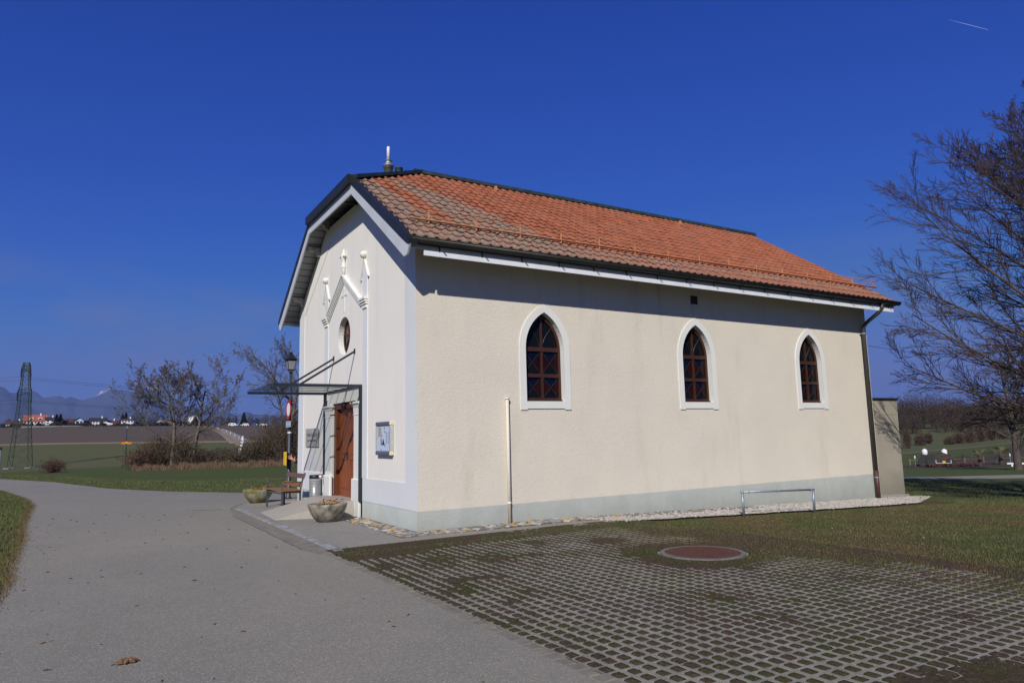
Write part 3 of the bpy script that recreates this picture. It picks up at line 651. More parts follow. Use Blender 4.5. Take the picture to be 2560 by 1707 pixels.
for yc_ in (2.77, 5.66):
    mb = MB()
    for zz, hh, wd, dd in ((4.67, .05, .38, .105), (4.62, .05, .35, .085), (4.57, .05, .32, .06), (4.50, .07, .28, .04)): mb.box((-dd, yc_-wd/2, zz-hh/2), (.001, yc_+wd/2, zz+hh/2-.001))
    mb.build('capital', 'plaster_trim', chapel)
    # little blind gablet with a ball
    MB().box((-.014, yc_-.13, 4.70), (.001, yc_+.13, 5.30)).prism([(yc_-.13, 5.3), (yc_+.13, 5.3), (yc_, 5.56)], gab, .001, -.014).build('panel', 'plaster_band', chapel)
    mb = MB()
    for s in (-1, 1): mb.prism([(yc_, 5.60), (yc_, 5.54), (yc_+s*.21, 5.14), (yc_+s*.245, 5.16)], gab, .001, -.045).box((-.05, yc_+s*.24-.03, 5.13), (.001, yc_+s*.24+.03, 5.17))
    mb.build('gablet', 'plaster_trim', chapel)
    MB().lathe([(.001, -.085), (.05, -.07), (.08, -.03), (.088, 0), (.08, .035), (.055, .07), (.001, .088)], (-.04, yc_, 5.66), 12).build('ball', 'plaster_trim', chapel, True)
MB().lathe([(.035, 5.5), (.04, 5.62), (.06, 5.68), (.075, 5.71), (.04, 5.73), (.038, 5.84), (.065, 5.9), (.07, 5.95), (.05, 6.0), (.03, 6.1), (.001, 6.14)], (-.04, 4.2, 0), 10).box((-.09, 4.08, 5.93), (-.02, 4.34, 5.97)).build('finial', 'plaster_trim', chapel, True)
cr = MB().box((-.012, 4.225, 4.62), (.001, 4.275, 5.16)).box((-.011, 4.08, 5.0), (.001, 4.42, 5.05))
for a, b_ in ((4.08, 5.025), (4.42, 5.025), (4.25, 5.17)): cr.prism([(a+.045*math.cos(q*math.pi/4), b_+.045*math.sin(q*math.pi/4)) for q in range(8)], gab, .001, -.013)
cr.build('cross', 'plaster_band', chapel)
# window trim and windows
for n_, x in enumerate(WX):
    o_ = arch(x, .61, 2.14, 3.37, 4.285); i_ = arch(x, .465, 2.31, 3.37, 4.12)
    o2 = o_[:1]+o_[1:-1]+o_[-1:]+[(x+.45, 2.14), (x+.45, 2.165), (x-.45, 2.165), (x-.45, 2.14)]
    loops = [[Vector((u, v, 0)) for u, v in o2], [Vector((u, v, 0)) for u, v in i_]]; flat = [p for l in loops for p in l]; tris = tessellate_polygon(loops); N0 = len(flat); n1_ = len(o2); n2_ = len(i_)
    mb = MB().add([(p.x, -.022, p.y) for p in flat]+[(p.x, .001, p.y) for p in flat], [tuple(t_) for t_ in tris]+[(i, (i+1) % n1_, (i+1) % n1_+N0, i+N0) for i in range(n1_)]+[(n1_+i, n1_+(i+1) % n2_, n1_+(i+1) % n2_+N0, n1_+i+N0) for i in range(n2_)])
    mb.build('window_surround', 'plaster_trim', chapel)
    # frame (thing > window > pane)
    out_a = arch(x, .463, 2.312, 3.37, 4.118); in_a = arch(x, .405, 2.385, 3.37, 4.03)
    n = len(out_a); mb = MB()
    vs = [(u, .135-.02, v) for u, v in out_a]+[(u, .135-.02, v) for u, v in in_a]+[(u, .17, v) for u, v in in_a]
    mb.add(vs, [(i, (i+1) % n, (i+1) % n+n, i+n) for i in range(n)]+[(i+n, (i+1) % n+n, (i+1) % n+2*n, i+2*n) for i in range(n)])
    mb.box((x-.50, .085, 2.312), (x+.47, .125, 2.345))
    win = mb.build('window', 'oak_frame', chapel)
    MB().box((x-.024, .112, 2.38), (x+.024, .165, 4.02)).build('mullion', 'oak_frame', win)
    for zz, hh in ((2.835, .075), (3.37, .085)): MB().box((x-.405, .108, zz-hh/2), (x+.405, .165, zz+hh/2)).build('transom', 'oak_frame', win)
    ld = MB()
    yp = .15
    for c0, c1 in ((x-.405, x-.024), (x+.024, x+.405)):
        for z0, z1 in ((2.385, 2.7975), (2.8725, 3.3275)):
            A_, B_, C_, D_ = (c0, z0), (c1, z0), (c1, z1), (c0, z1); O_ = ((c0+c1)/2, (z0+z1)/2)
            ld.beam((c0, yp-.006, z0), (c1, yp-.006, z1), .012, .014, (0, 1, 0)); ld.beam((c0, yp-.006, z1), (c1, yp-.006, z0), .012, .014, (0, 1, 0))
            for (p, q), mt in (((A_, B_), 'glass_dark'), ((B_, C_), 'glass_red'), ((C_, D_), 'glass_blue'), ((D_, A_), 'glass_red')):
                if mt == 'glass_red' and ((p[0]+q[0])/2 < x-.3): mt = 'glass_dark'
                MB().add([(p[0], yp, p[1]), (q[0], yp, q[1]), (O_[0], yp, O_[1])], [(0, 1, 2)]).build('pane', mt, win)
    for s in (-1, 1):
        pa_ = [p for p in in_a if p[1] > 3.37]; half = [p for p in pa_ if (p[0]-x)*s >= .024]
        half = sorted(half, key=lambda p: p[1]); poly = [(x+s*.405, 3.41)]+half+[(x+s*.024, 3.99), (x+s*.024, 3.41)]
        poly = [poly[0]]+[p for p in poly[1:] if p[1] > 3.412 or p == poly[-1]]
        mb = MB(); n = len(poly); mb.add([(u, yp, v) for u, v in poly], [tuple(range(n))]); mb.build('pane', 'glass_dark', win)
        pts = [(x+s*.03+s*.26*(i/7)**1.7, yp-.006, 3.41+.44*(i/7)) for i in range(8)]; ld.tube(pts, .006, 4)
    ld.build('lead', 'lead', win)
# round window
rw = MB().add([(.13, 4.25+r2*math.cos(q*math.pi/16), 4.05+r2*math.sin(q*math.pi/16)) for r2 in (.452, .39) for q in range(32)], [(q, (q+1) % 32, (q+1) % 32+32, q+32) for q in range(32)]).build('round_window', 'oak_frame', chapel)
mb = MB()
for q in range(3):
    a = q*math.pi/3+.3; mb.beam((.135, 4.25-.39*math.cos(a), 4.05-.39*math.sin(a)), (.135, 4.25+.39*math.cos(a), 4.05+.39*math.sin(a)), .03, .03, (1, 0, 0))
mb.build('mullion', 'oak_frame', rw)
for q in range(6):
    a0 = q*math.pi/3+.3; a1 = a0+math.pi/3
    MB().add([(.15, 4.25, 4.05)]+[(.15, 4.25+.4*math.cos(a0+(a1-a0)*i/4), 4.05+.4*math.sin(a0+(a1-a0)*i/4)) for i in range(5)], [(0, 1, 2, 3, 4, 5)]).build('pane', ('glass_amber', 'glass_dark')[q % 2], rw)
# door pilasters, door
for y0, y1 in ((2.955, 3.45), (5.05, 5.545)):
    s = 1 if y0 < 4 else -1
    MB().bbox((-.075, y0, -.1 if s > 0 else .0), (.0, y1, .80), .018).build('pilaster_base', 'plaster_trim', chapel)
    a, b_ = (y0+.01, y1-.08) if s > 0 else (y0+.08, y1-.01)
    MB().box((-.045, a, .8), (.0, b_, 2.17)).box((-.055, a-.01, 2.17), (.0, b_+.01, 2.20)).build('pilaster', 'plaster_trim', chapel)
    MB().add([( -.047, a, 2.2), (-.047, b_, 2.2), (0, b_, 2.2), (0, a, 2.2), (-.06, a-.01, 2.32), (-.06, b_+.01, 2.32), (0, b_+.01, 2.32), (0, a-.01, 2.32), (-.10, a-.05, 2.42), (-.10, b_+.05, 2.42), (0, b_+.05, 2.42), (0, a-.05, 2.42)],
             [(0,1,5,4),(1,2,6,5),(3,0,4,7),(4,5,9,8),(5,6,10,9),(7,4,8,11)]).box((-.12, a-.06, 2.42), (.0, b_+.06, 2.455)).build('capital', 'plaster_trim', chapel)
door = MB().box((.05, 4.94, .33), (.14, 5.115, 2.36)).box((.05, 3.385, .33), (.14, 3.55, 2.36)).box((.045, 3.385, 2.36), (.14, 5.115, 2.498)).build('door_frame', 'door_wood_dark', chapel)
for y0, y1 in ((3.552, 4.243), (4.249, 4.938)):
    lf = MB().box((.16, y0, .34), (.2, y1, 2.36))
    for a, b_ in ((y0, y0+.09), (y1-.09, y1)): lf.box((.135, a, .34), (.16, b_, 2.36))
    for z0, z1 in ((.34, .5), (1.18, 1.3), (2.24, 2.36)): lf.box((.136, y0+.091, z0), (.16, y1-.091, z1))
    leaf = lf.build('door_leaf', 'door_wood', door)
    for k_ in range(3):
        a = y0+.1+k_*.168
        for z0, z1 in ((.51, 1.17), (1.31, 2.23)): MB().bbox((.148, a, z0), (.17, a+.155, z1), .006).build('plank', 'door_wood', door)
MB().tube([(.135, 4.32, 1.28), (.09, 4.32, 1.28), (.088, 4.42, 1.28)], .011, 6).box((.128, 4.29, 1.18), (.134, 4.35, 1.36)).build('handle', 'lamp_black', door)
bl = MB().lathe([(.001, -.09), (.06, -.07), (.085, -.02), (.09, .02), (.06, .05), (.001, .055)], (0, 0, 0), 14)
bl.v = [(-z*.9+.0, y*1., x) for x, y, z in bl.v]
bl.build('wall_lamp', 'lamp_black', chapel, True, loc=(.0, 4.25, 2.42))
# ramp and threshold
mb = MB().add([(-1.62, 3.74, 0), (-.25, 3.2, 0), (.14, 3.2, 0), (.14, 5.3, 0), (-.25, 5.25, 0), (-1.54, 5.6, 0), (-1.60, 3.74, .012), (-.42, 3.3, .33), (.14, 3.25, .335), (.14, 5.2, .335), (-.42, 5.22, .33), (-1.52, 5.6, .012)],
              [(0,1,7,6),(1,2,8,7),(3,4,10,9),(4,5,11,10),(5,0,6,11),(6,7,10,11),(7,8,9,10)])
mb.build('entrance_ramp', 'ramp_concrete', chapel)
# canopy
can = MB()
for yb in (2.90, 5.55): can.box((-.08, yb, .34 if yb < 3 else .80), (-.001, yb+.05, 2.75)); can.box((-1.885, yb, 2.75), (-.001, yb+.05, 2.812))
can.box((-.05, 2.952, 2.79), (-.002, 5.548, 2.812)); can
cano = can.build('canopy', 'anthracite', chapel)
for k_ in range(1, 5):
    yb = 2.925+k_*.53; MB().box((-1.90, yb-.012, 2.800), (-.052, yb+.012, 2.8135)).build('slat', 'anthracite', cano)
MB().box((-1.90, 2.90, 2.815), (-.005, 5.6, 2.823)).build('glass_pane', 'canopy_glass', cano)
for yb in (3.45, 5.02): MB().beam((-1.25, yb, 2.81), (-.005, yb, 3.60), .022, .045).box((-.02, yb-.03, 3.55), (-.001, yb+.03, 3.66)).build('tie_rod', 'anthracite', cano)

# ------------------------------------------------------------------ roof
SL = .666; ZE = 5.17; YE = -.60; XF, XB = -.40, 14.47; RY = 4.15; RZ = ZE+SL*(RY-YE)-.03
def zr(y): return ZE+SL*((y if y < RY else 2*RY-y)-YE)
HX, HY = 1.9, 2.48                           # half hip
zh = zr(HY)
top = {'a': (XF, YE, ZE), 'b': (XB, YE, ZE), 'c': (XB, RY, zr(RY)), 'd': (HX, RY, zr(RY)), 'e': (XF, HY, zh), 'f': (XF, 2*RY-HY, zh), 'g': (XF, 2*RY-YE, ZE), 'h': (XB, 2*RY-YE, ZE)}
ks = list(top); T = .15
vs = [top[k_] for k_ in ks]+[(p[0], p[1], p[2]-T) for p in top.values()]; I = {k_: i for i, k_ in enumerate(ks)}; nb = len(ks)
faces_t = [[I[c_] for c_ in s] for s in ('abcde', 'hgfdc', 'efd')]
rim = 'abchgfe'; fr_ = [[I[rim[i]], I[rim[(i+1) % 7]], I[rim[(i+1) % 7]]+nb, I[rim[i]]+nb] for i in range(7)]
roof = MB().add(vs, faces_t+[[i+nb for i in f][::-1] for f in faces_t]+fr_).build('roof', 'soffit', chapel)
# tiles
def tile_mesh(wd=.22, ln=.36):
    prof = [(0, .002), (.022, .018), (.055, .030), (.088, .018), (.11, .002), (.165, -.003), (.222, .001)]
    n = len(prof); th = .016
    vs = []
    for s_, lift in ((0, .030), (ln, .004)):
        for u, h in prof: vs.append((u*wd/.22, s_, h+lift))
    for u, h in prof: vs.append((u*wd/.22, 0, h+.030-th))
    fs = [(i, i+1, n+i+1, n+i) for i in range(n-1)]+[(2*n+i, 2*n+i+1, i+1, i) for i in range(n-1)]
    return vs, fs
tv, tf = tile_mesh(); tme = bpy.data.meshes.new('tile'); tme.from_pydata(tv, [], tf); tme.materials.append(MATS['clay_tile']); tme.polygons.foreach_set('use_smooth', [i < 6 for i in range(12)]); tme.update()
ang = math.atan(SL); G = .335; rows = 17
spots = []
for r2 in range(rows):
    s0 = -.05+r2*G; yy = YE+s0*math.cos(ang); zz = ZE+s0*math.sin(ang)+.004
    xm = XF+.03 if yy < HY-.15 else XF+.03+(yy+.05-HY)/(RY-HY)*(HX-XF)
    c_ = math.ceil((xm-XF-.03)/.22-1e-6)
    x = XF+.03+c_*.22
    while x < XB-.2: spots.append((x, yy, zz)); x += .22
spots.sort(key=lambda p: (Vector(p)-EYE).length)
for p in spots[:300]:
    o = bpy.data.objects.new('tile', tme); COL.objects.link(o); o.parent = roof; o.location = (p[0], p[1], p[2]); o.rotation_euler = (ang+random.uniform(-.022, .022), random.uniform(-.02, .02), random.uniform(-.018, .018))
tvn = np.array(tv); tfn = np.array(tf)
def tiles_joined(name, pts, rot, jitter=.020):
    n = len(pts); V = np.zeros((n, len(tv), 3))
    for i, p in enumerate(pts):
        m_ = (Matrix.Rotation(random.uniform(-jitter, jitter), 3, 'Z') @ rot @ Matrix.Rotation(random.uniform(-jitter, jitter), 3, 'X')); V[i] = tvn @ np.array(m_).T+np.array(p)
    F = (tfn[None]+np.arange(n)[:, None, None]*len(tv)).reshape(-1, 4)
    return big(name, V.reshape(-1, 3), F, 'clay_tile', roof, smooth=True, kind='stuff')
tiles_joined('roof_tiles', spots[300:], Matrix.Rotation(ang, 3, 'X'))
sp2 = []
for r2 in range(rows):
    s0 = -.05+r2*G; yy = 2*RY-YE-s0*math.cos(ang); zz = ZE+s0*math.sin(ang)+.004; yd = 2*RY-yy
    xm = XF+.25 if yd < HY-.15 else XF+.25+(yd+.05-HY)/(RY-HY)*(HX-XF)
    x = xm
    while x < XB: sp2.append((x, yy, zz)); x += .22
tiles_joined('roof_tiles', sp2, Matrix.Rotation(math.pi, 3, 'Z') @ Matrix.Rotation(ang, 3, 'X'))
ha = math.atan((zr(RY)-zh)/(HX-XF)); hl = math.hypot(zr(RY)-zh, HX-XF); sp3 = []
for r2 in range(int(hl/G)+1):
    s0 = r2*G-.03; xx = XF+s0*math.cos(ha); f_ = max(0, s0/hl); yy = 2*RY-HY-f_*(RY-HY)-.02
    while yy > HY+f_*(RY-HY)+.2: sp3.append((xx, yy, zh+s0*math.sin(ha)+.004)); yy -= .22
tiles_joined('roof_tiles', sp3, Matrix.Rotation(-math.pi/2, 3, 'Z') @ Matrix.Rotation(ha, 3, 'X'))
# ridge and hip caps, verge metal
zt = zr(RY)+.02
MB().prism([(RY-.15, zt-.05), (RY-.13, zt+.05), (RY-.05, zt+.085), (RY+.05, zt+.085), (RY+.13, zt+.05), (RY+.15, zt-.05)], lambda u, v, d: (d, u, v), HX-.15, XB+.02).build('ridge_cap', 'copper_green', roof)
def hipcap(y_end):
    p = Vector((XF-.03, y_end, zh+.03)); q = Vector((HX, RY, zt)); mb = MB(); mb.beam(p+Vector((0, 0, .02)), q+Vector((0, 0, .035)), .26, .075); return mb.build('hip_cap', 'copper_green', roof)
hipcap(HY-.03); hipcap(2*RY-HY+.03)
for s in (1, -1):
    ya = YE if s > 0 else 2*RY-YE; yb = HY if s > 0 else 2*RY-HY
    pa_ = (ya-.0*s, ZE-.02); pb_ = (yb, zh)
    MB().prism([(ya-.14*s, ZE-.10), (ya+.02*s, ZE+.055), (ya+.25*s, ZE+.225), (yb, zh+.06), (yb, zh-.11), (ya+.25*s, ZE+.03), (ya+.0*s, ZE-.13), (ya-.12*s, ZE-.19)], gab, XF-.05, XF+.12).build('verge_metal', 'gutter_dark', roof)
    MB().prism([(ya-.13*s, ZE-.205), (ya+.25*s, ZE-.065), (yb, zh-.125), (yb, zh-.36), (ya+.12*s, ZE-.42), (ya-.10*s, ZE-.40)] if False else [(ya-.13*s, ZE-.19), (ya+.02*s, ZE-.12), (ya+.25*s, ZE+.02), (yb, zh-.12), (yb, zh-.33), (ya+.12*s, ZE-.36), (ya-.02*s, ZE-.345)], gab, XF-.035, XF-.001).build('bargeboard', 'board_blue', roof)
MB().prism([(HY-.05, zh+.09), (2*RY-HY+.05, zh+.09), (2*RY-HY+.05, zh-.10), (HY-.05, zh-.10)], gab, XF-.13, XF+.02).build('hip_gutter', 'gutter_dark', roof)
MB().prism([(HY, zh-.101), (2*RY-HY, zh-.101), (2*RY-HY, zh-.33), (HY, zh-.33)], gab, XF-.034, XF-.002).build('bargeboard', 'board_blue', roof)
# eaves on both long sides: boards and gutter
def eave(s):
    f = (lambda y: y) if s > 0 else (lambda y: 2*RY-y)
    MB().box((XF+.02, f(-.575), 4.965), (XB-.05, f(-.555), 5.12)).build('fascia', 'board_blue', roof)
    zl = 0 if s > 0 else .10
    MB().box((XF+.30, f(-.600), 4.845+zl), (XB-.12, f(-.576), 4.935+zl*.2)).build('fascia', 'board_white', roof)
    mb = MB(); k_ = 9
    pr = [(-.665+.085*math.cos(math.pi+i*math.pi/(k_-1)), 5.115+.085*math.sin(math.pi+i*math.pi/(k_-1))) for i in range(k_)]+[(-.665+.075*math.cos(2*math.pi-i*math.pi/(k_-1)), 5.115+.075*math.sin(2*math.pi-i*math.pi/(k_-1))) for i in range(k_)]
    g = mb.prism([(f(a), b_) for a, b_ in pr], lambda u, v, d: (d, u, v), XF+.02, XB+.06)
    g.tube([(XF+.02, f(-.752), 5.12), (XB+.06, f(-.752), 5.12)], .010, 6); gut = g.build('gutter', 'gutter_dark', roof, True)
    for i in range(17):
        x = XF+.6+i*.87; MB().box((x-.012, f(-.755), 5.02), (x+.012, f(-.60), 5.03)).box((x-.012, f(-.605), 4.93), (x+.012, f(-.6), 5.02)).build('gutter_bracket', 'gutter_dark', gut)
eave(1); eave(-1)
# snow guard
sg = MB().beam((-.10, .05, zr(.05)+.12), (XB+.28, .05, zr(.05)+.12), .02, .075, (0, 1, 0))
sg.tube([(-.05, .03, zr(.03)+.30), (XB+.30, .03, zr(.03)+.30)], .010, 5)
sgo = sg.build('snow_guard', 'snow_guard', roof)
for i in range(15):
    x = .28+i*1.02; MB().beam((x, .04, zr(.04)+.05), (x, .04, zr(.04)+.32), .022, .022, (0, 1, 0)).beam((x, .04, zr(.04)+.28), (x, .38, zr(.38)+.06), .012, .012).build('bracket', 'snow_guard', sgo)
for x in (3.9, 10.6): MB().box((x, 3.72, zr(3.72)+.05), (x+.05, 3.80, zr(3.72)+.17)).build('roof_hook', 'snow_guard', roof)
# brackets under the verges
for y0 in (.34, 1.95, 6.36, 7.96, 2.72, 5.58):
    zz = zr(y0)-T-.02
    pr = [(-.34, zz), (0.0, zz), (0.0, zz-.24), (-.05, zz-.25), (-.10, zz-.21), (-.14, zz-.13), (-.20, zz-.11), (-.26, zz-.13), (-.31, zz-.10), (-.34, zz-.06)]
    MB().prism([(a, b_) for a, b_ in pr], lambda u, v, d: (u, d, v), y0-.07, y0+.07).build('corbel', 'corbel_paint', chapel)
MB().prism([(-.0, 7.0), (-.30, 7.0), (-.30, 6.96), (0, 6.96)], lambda u, v, d: (u, d, v), 3.3, 3.34).build('soffit_vent', 'lamp_black', chapel)
# flues
fl = MB().lathe([(.105, 7.75), (.105, 8.29), (.12, 8.29), (.125, 8.36), (.135, 8.365), (.135, 8.385), (.09, 8.40), (.075, 8.47), (.078, 8.50), (.095, 8.505), (.095, 8.52), (.042, 8.53), (.04, 8.88), (.03, 8.88)], (1.05, 4.12, 0), 16)
flo = MB().lathe([(.108, 7.75), (.108, 8.30)], (1.05, 4.12, 0), 16).build('flue', 'copper_green', roof, True)
MB().lathe([(.118, 8.301), (.123, 8.36), (.137, 8.365), (.137, 8.385), (.095, 8.40), (.075, 8.47), (.078, 8.50), (.097, 8.505), (.097, 8.52), (.045, 8.53)], (1.05, 4.12, 0), 16).build('collar', 'zinc', flo, True)
MB().lathe([(.042, 8.531), (.040, 8.87), (.030, 8.88)], (1.05, 4.12, 0), 12).build('flue_pipe', 'white_enamel', flo, True)
MB().lathe([(.10, 7.8), (.10, 8.16), (.103, 8.165), (.103, 8.17), (.10, 8.175), (.10, 8.38), (.106, 8.385), (.106, 8.41), (.08, 8.41)], (1.36, 4.2, 0), 16).build('vent_pipe', 'copper_green', roof, True)
# rain pipe, corner lightning pipe
dp = MB().tube([(13.72, -.66, 5.03), (13.72, -.64, 4.90), (13.69, -.56, 4.80), (13.61, -.22, 4.55), (13.60, -.13, 4.44), (13.60, -.12, 4.3), (13.60, -.12, .45)], .052, 12).build('downpipe', 'pipe_dark', chapel, True)
MB().tube([(13.60, -.12, .46), (13.60, -.12, -.33)], .058, 12).build('pipe_foot', 'pipe_brown', dp, True)
MB().tube([(13.60, -.12, .26), (13.60, -.12, .28)], .064, 12).tube([(13.60, -.12, 4.25), (13.60, -.12, 4.27)], .058, 12).box((13.57, -.07, 4.25), (13.63, 0, 4.27)).build('clamp', 'steel', dp)
cp = MB().tube([(1.865, -.055, -.06), (1.865, -.055, 2.345)], .031, 12).build('conduit', 'plaster_cream', chapel, True)
MB().tube([(1.865, -.055, 2.346), (1.865, -.055, 2.372)], .045, 12).tube([(1.865, -.055, .36), (1.865, -.055, .40)], .037, 12).box((1.88, -.03, 2.1), (1.9, 0, 2.13)).build('cap', 'plaster_trim', cp, True)
MB().box((7.0, -.012, 4.62), (7.22, .001, 4.82)).build('vent_plate', 'lead', chapel)
# annex
annex = thing('concrete_annex', 'low flat-roofed grey concrete annex behind the far end of the chapel', 'annex', (15.1, .7, -.33))
MB().box((-1.17, -.05, -.2), (1.12, 4, 2.325)).build('wall', 'concrete_annex', annex)
MB().box((-1.175, -.056, 2.333), (1.126, 4, 2.77)).build('upper_wall', 'concrete_annex', annex)
MB().box((-1.15, -.03, 2.32), (1.10, 3.9, 2.34)).build('joint', 'lamp_black', annex)
MB().box((-1.18, -.09, 2.77), (1.16, 4.03, 2.83)).build('roof_edge', 'gutter_dark', annex)

# ------------------------------------------------------------------ stones and gravel along the walls
strip = holder('stone_border')
def blob(seed, flat=.4):
    rs_ = random.Random(seed); bm = bmesh.new(); bmesh.ops.create_icosphere(bm, subdivisions=1, radius=.5)
    for v in bm.verts: v.co = Vector((v.co.x*(1+rs_.uniform(-.18, .18)), v.co.y*(1+rs_.uniform(-.2, .2)), v.co.z*flat*(1+rs_.uniform(-.1, .1))))
    me = bpy.data.meshes.new('stone'); bm.to_mesh(me); bm.free(); return me
stones = []
for i in range(20):
    me = blob(100+i, random.uniform(.28, .42)); me.materials.append(MATS['fieldstone_%d' % (i % 5)]); stones.append(me)
placed = []
def fill(x0, y0, x1, y1, n, smin=.09, smax=.2):
    tries = 0; c = 0
    while c < n and tries < n*30:
        tries += 1; x = random.uniform(x0, x1); y = random.uniform(y0, y1); s_ = random.uniform(smin, smax)
        if any((x-a)**2+(y-b_)**2 < ((s_+q)*.36)**2 for a, b_, q in placed): continue
        placed.append((x, y, s_)); c += 1
        o = bpy.data.objects.new('stone', random.choice(stones)); COL.objects.link(o); o.parent = strip; o.location = (x, y, Hf(x, y)+.002)
        o.rotation_euler = (random.uniform(-.15, .15), random.uniform(-.15, .15), random.uniform(0, 6)); o.scale = (s_*1.25, s_*.85, s_*.8)
fill(-.47, -.45, -.06, 2.85, 90); fill(-.2, -.52, 4.5, -.07, 118, .1, .22); fill(4.5, -.45, 8.6, -.06, 60, .09, .17); fill(-.42, 6.7, -.04, 8.6, 28)
drape('stone_bed', 'rim_grey', [(-.5, -.55), (8.6, -.55), (8.6, .02), (.02, .02), (.02, 2.95), (-.48, 2.95)], .009, kind='structure')
drape('gravel_bed', 'gravel_white', wob([(3.4, -.62), (3.9, -1.14), (6.8, -1.34), (10.9, -1.5), (13.2, -1.45), (14.6, -.75), (15.4, .1), (16.3, .55), (13.85, .65), (13.93, .0), (8.61, -.02), (8.61, -.56), (3.4, -.57)], .06, .3), .012, .8, kind='structure')
def scatter_pebbles():
    n = 5200; x = rng.uniform(3.4, 15.6, n); y = rng.uniform(-1.7, -.05, n); lim = -1.12-.055*(x-3.9)+rng.normal(0, .05, n)
    keep = (y > lim) & (y > -1.55+.42*np.maximum(x-13, 0)) & ((y < -.5) | (x > 8.5) | (rng.random(n) < .15)); x = x[keep]; y = y[keep]; n = len(x); z = H(x, y)+.014; s_ = rng.uniform(.010, .024, n)
    base = np.array([(-1, -.8, 0), (1, -.7, 0), (.9, .8, 0), (-.8, .9, 0), (0, 0, .9)])
    a = rng.uniform(0, 6.28, n); c, sn = np.cos(a), np.sin(a)
    V = np.stack([(base[:, 0]*c[:, None]-base[:, 1]*sn[:, None])*s_[:, None]+x[:, None], (base[:, 0]*sn[:, None]+base[:, 1]*c[:, None])*s_[:, None]+y[:, None], base[:, 2]*s_[:, None]+z[:, None]], 2).reshape(-1, 3)
    f = np.array([(0, 1, 4), (1, 2, 4), (2, 3, 4), (3, 0, 4)]); F = (f[None]+np.arange(n)[:, None, None]*5).reshape(-1, 3)
    big('gravel', V, F, 'gravel_stone', kind='stuff', label='pale gravel spread along the foot of the long chapel wall')
scatter_pebbles()

# ------------------------------------------------------------------ grass blades
def blades(name, x, y, h, mat, lean=.5, wd=.0035, z=None, **kw):
    n = len(x); z = H(x, y) if z is None else z; a = rng.uniform(0, 6.28, n); h = h*rng.uniform(.5, 1.2, n); l = rng.uniform(0, lean, n)*h; b_ = rng.uniform(0, 6.28, n)
    wx = np.cos(a)*wd; wy = np.sin(a)*wd
    V = np.empty((n, 3, 3)); V[:, 0] = np.stack([x-wx, y-wy, z-.004], 1); V[:, 1] = np.stack([x+wx, y+wy, z-.004], 1); V[:, 2] = np.stack([x+l*np.cos(b_), y+l*np.sin(b_), z+h], 1)
    return big(name, V.reshape(-1, 3), np.arange(n*3).reshape(-1, 3), mat, kind='stuff', **kw)
def region(n, x0, x1, y0, y1, cond):
    x = rng.uniform(x0, x1, n); y = rng.uniform(y0, y1, n); k_ = cond(x, y); return x[k_], y[k_]
def lawn_cond(x, y):
    n_ = fbm(x+9, y+20, .75, 3, 4); b_ = 3.05+.9*np.clip((-y-4.5)/5, 0, 1)+(n_-.5)*2.2+.2
    g = (x > b_-.9+rng.normal(0, .25, len(x))) | ((y > -1.75+(n_-.5)*.5) & (y > -2.2)); top_ = -1.42-.055*np.clip(x-3.9, 0, 20)
    strip_ = np.where(x < 1.3, -1.5, np.where(x < 3.8, -1.22, top_)); strip_ = np.where(x < -1.0, -1.38, strip_)
    return g & (y < strip_-.0) & (np.hypot(x-2.2, y+4.6) > .62) & (x > -1.85)
x, y = region(150000, -1.9, 15, -11.5, -1.1, lawn_cond); zg = H(x, y)+np.where(x < 4.3, .006, -.002); c_ = fbm(x+4, y+50, .6, 8, 4)+rng.normal(0, .07, len(x)) > .50
blades('grass', x[c_], y[c_], .035, 'blade_green', z=zg[c_], label='short green grass beside the pavers and chapel'); blades('grass', x[~c_], y[~c_], .028, 'blade_straw', z=zg[~c_], label='dry straw coloured grass mixed in the lawn')
x, y = region(60000, 14, 26, -9, 9, lambda x, y: (x > 16.6) | (y < -1.4)); blades('grass', x, y, .05, 'blade_green', wd=.006, label='grass in the tree shade beyond the annex')
def left_x(y): return np.interp(y, [-14, -6, -1.5, -.9, .65, 3.6, 6.6, 12.6, 15.9, 21.8, 28.5], [-6.6, -5.95, -5.83, -5.8, -5.9, -5.97, -6.15, -6.33, -6.7, -7.84, -11])
x, y = region(60000, -9, -5.7, -4, 24, lambda x, y: x < left_x(y)-.02+rng.normal(0, .05, len(x))); blades('grass', x, y, .07, 'blade_green', wd=.006, label='rough grass on the verge across the road')
y = y[::2]; x = left_x(y)+rng.normal(-.03, .07, len(y)); blades('dry_grass', x, y, .03, 'blade_straw', wd=.006, label='trodden straw and soil along the road edge')
def far_y(x): return np.interp(x, [-15, -8.95, -6.3, -4.3, -2.4, -.55, 2.5, 9], [41.5, 34.6, 27.4, 19.5, 15.3, 12.66, 11.9, 11.3])
x, y = region(90000, -14, 3, 12, 45, lambda x, y: (y > far_y(x)+rng.normal(0, .08, len(x))-.05) & (y < far_y(x)+9)); blades('grass', x, y, .06, 'blade_green', wd=.008, label='lawn grass along the far edge of the road')
gr = fbm(COVER[0]+4, COVER[1]+50, .6, 8, 4)+rng.normal(0, .07, len(COVER[0])) > .5
blades('grass', COVER[0][gr], COVER[1][gr], .024, 'blade_green', z=COVER[2][gr], label='short grass creeping over the edges of the pavers'); blades('dry_moss', COVER[0][~gr], COVER[1][~gr], .018, 'blade_brown', z=COVER[2][~gr], label='brown withered moss creeping over the pavers')
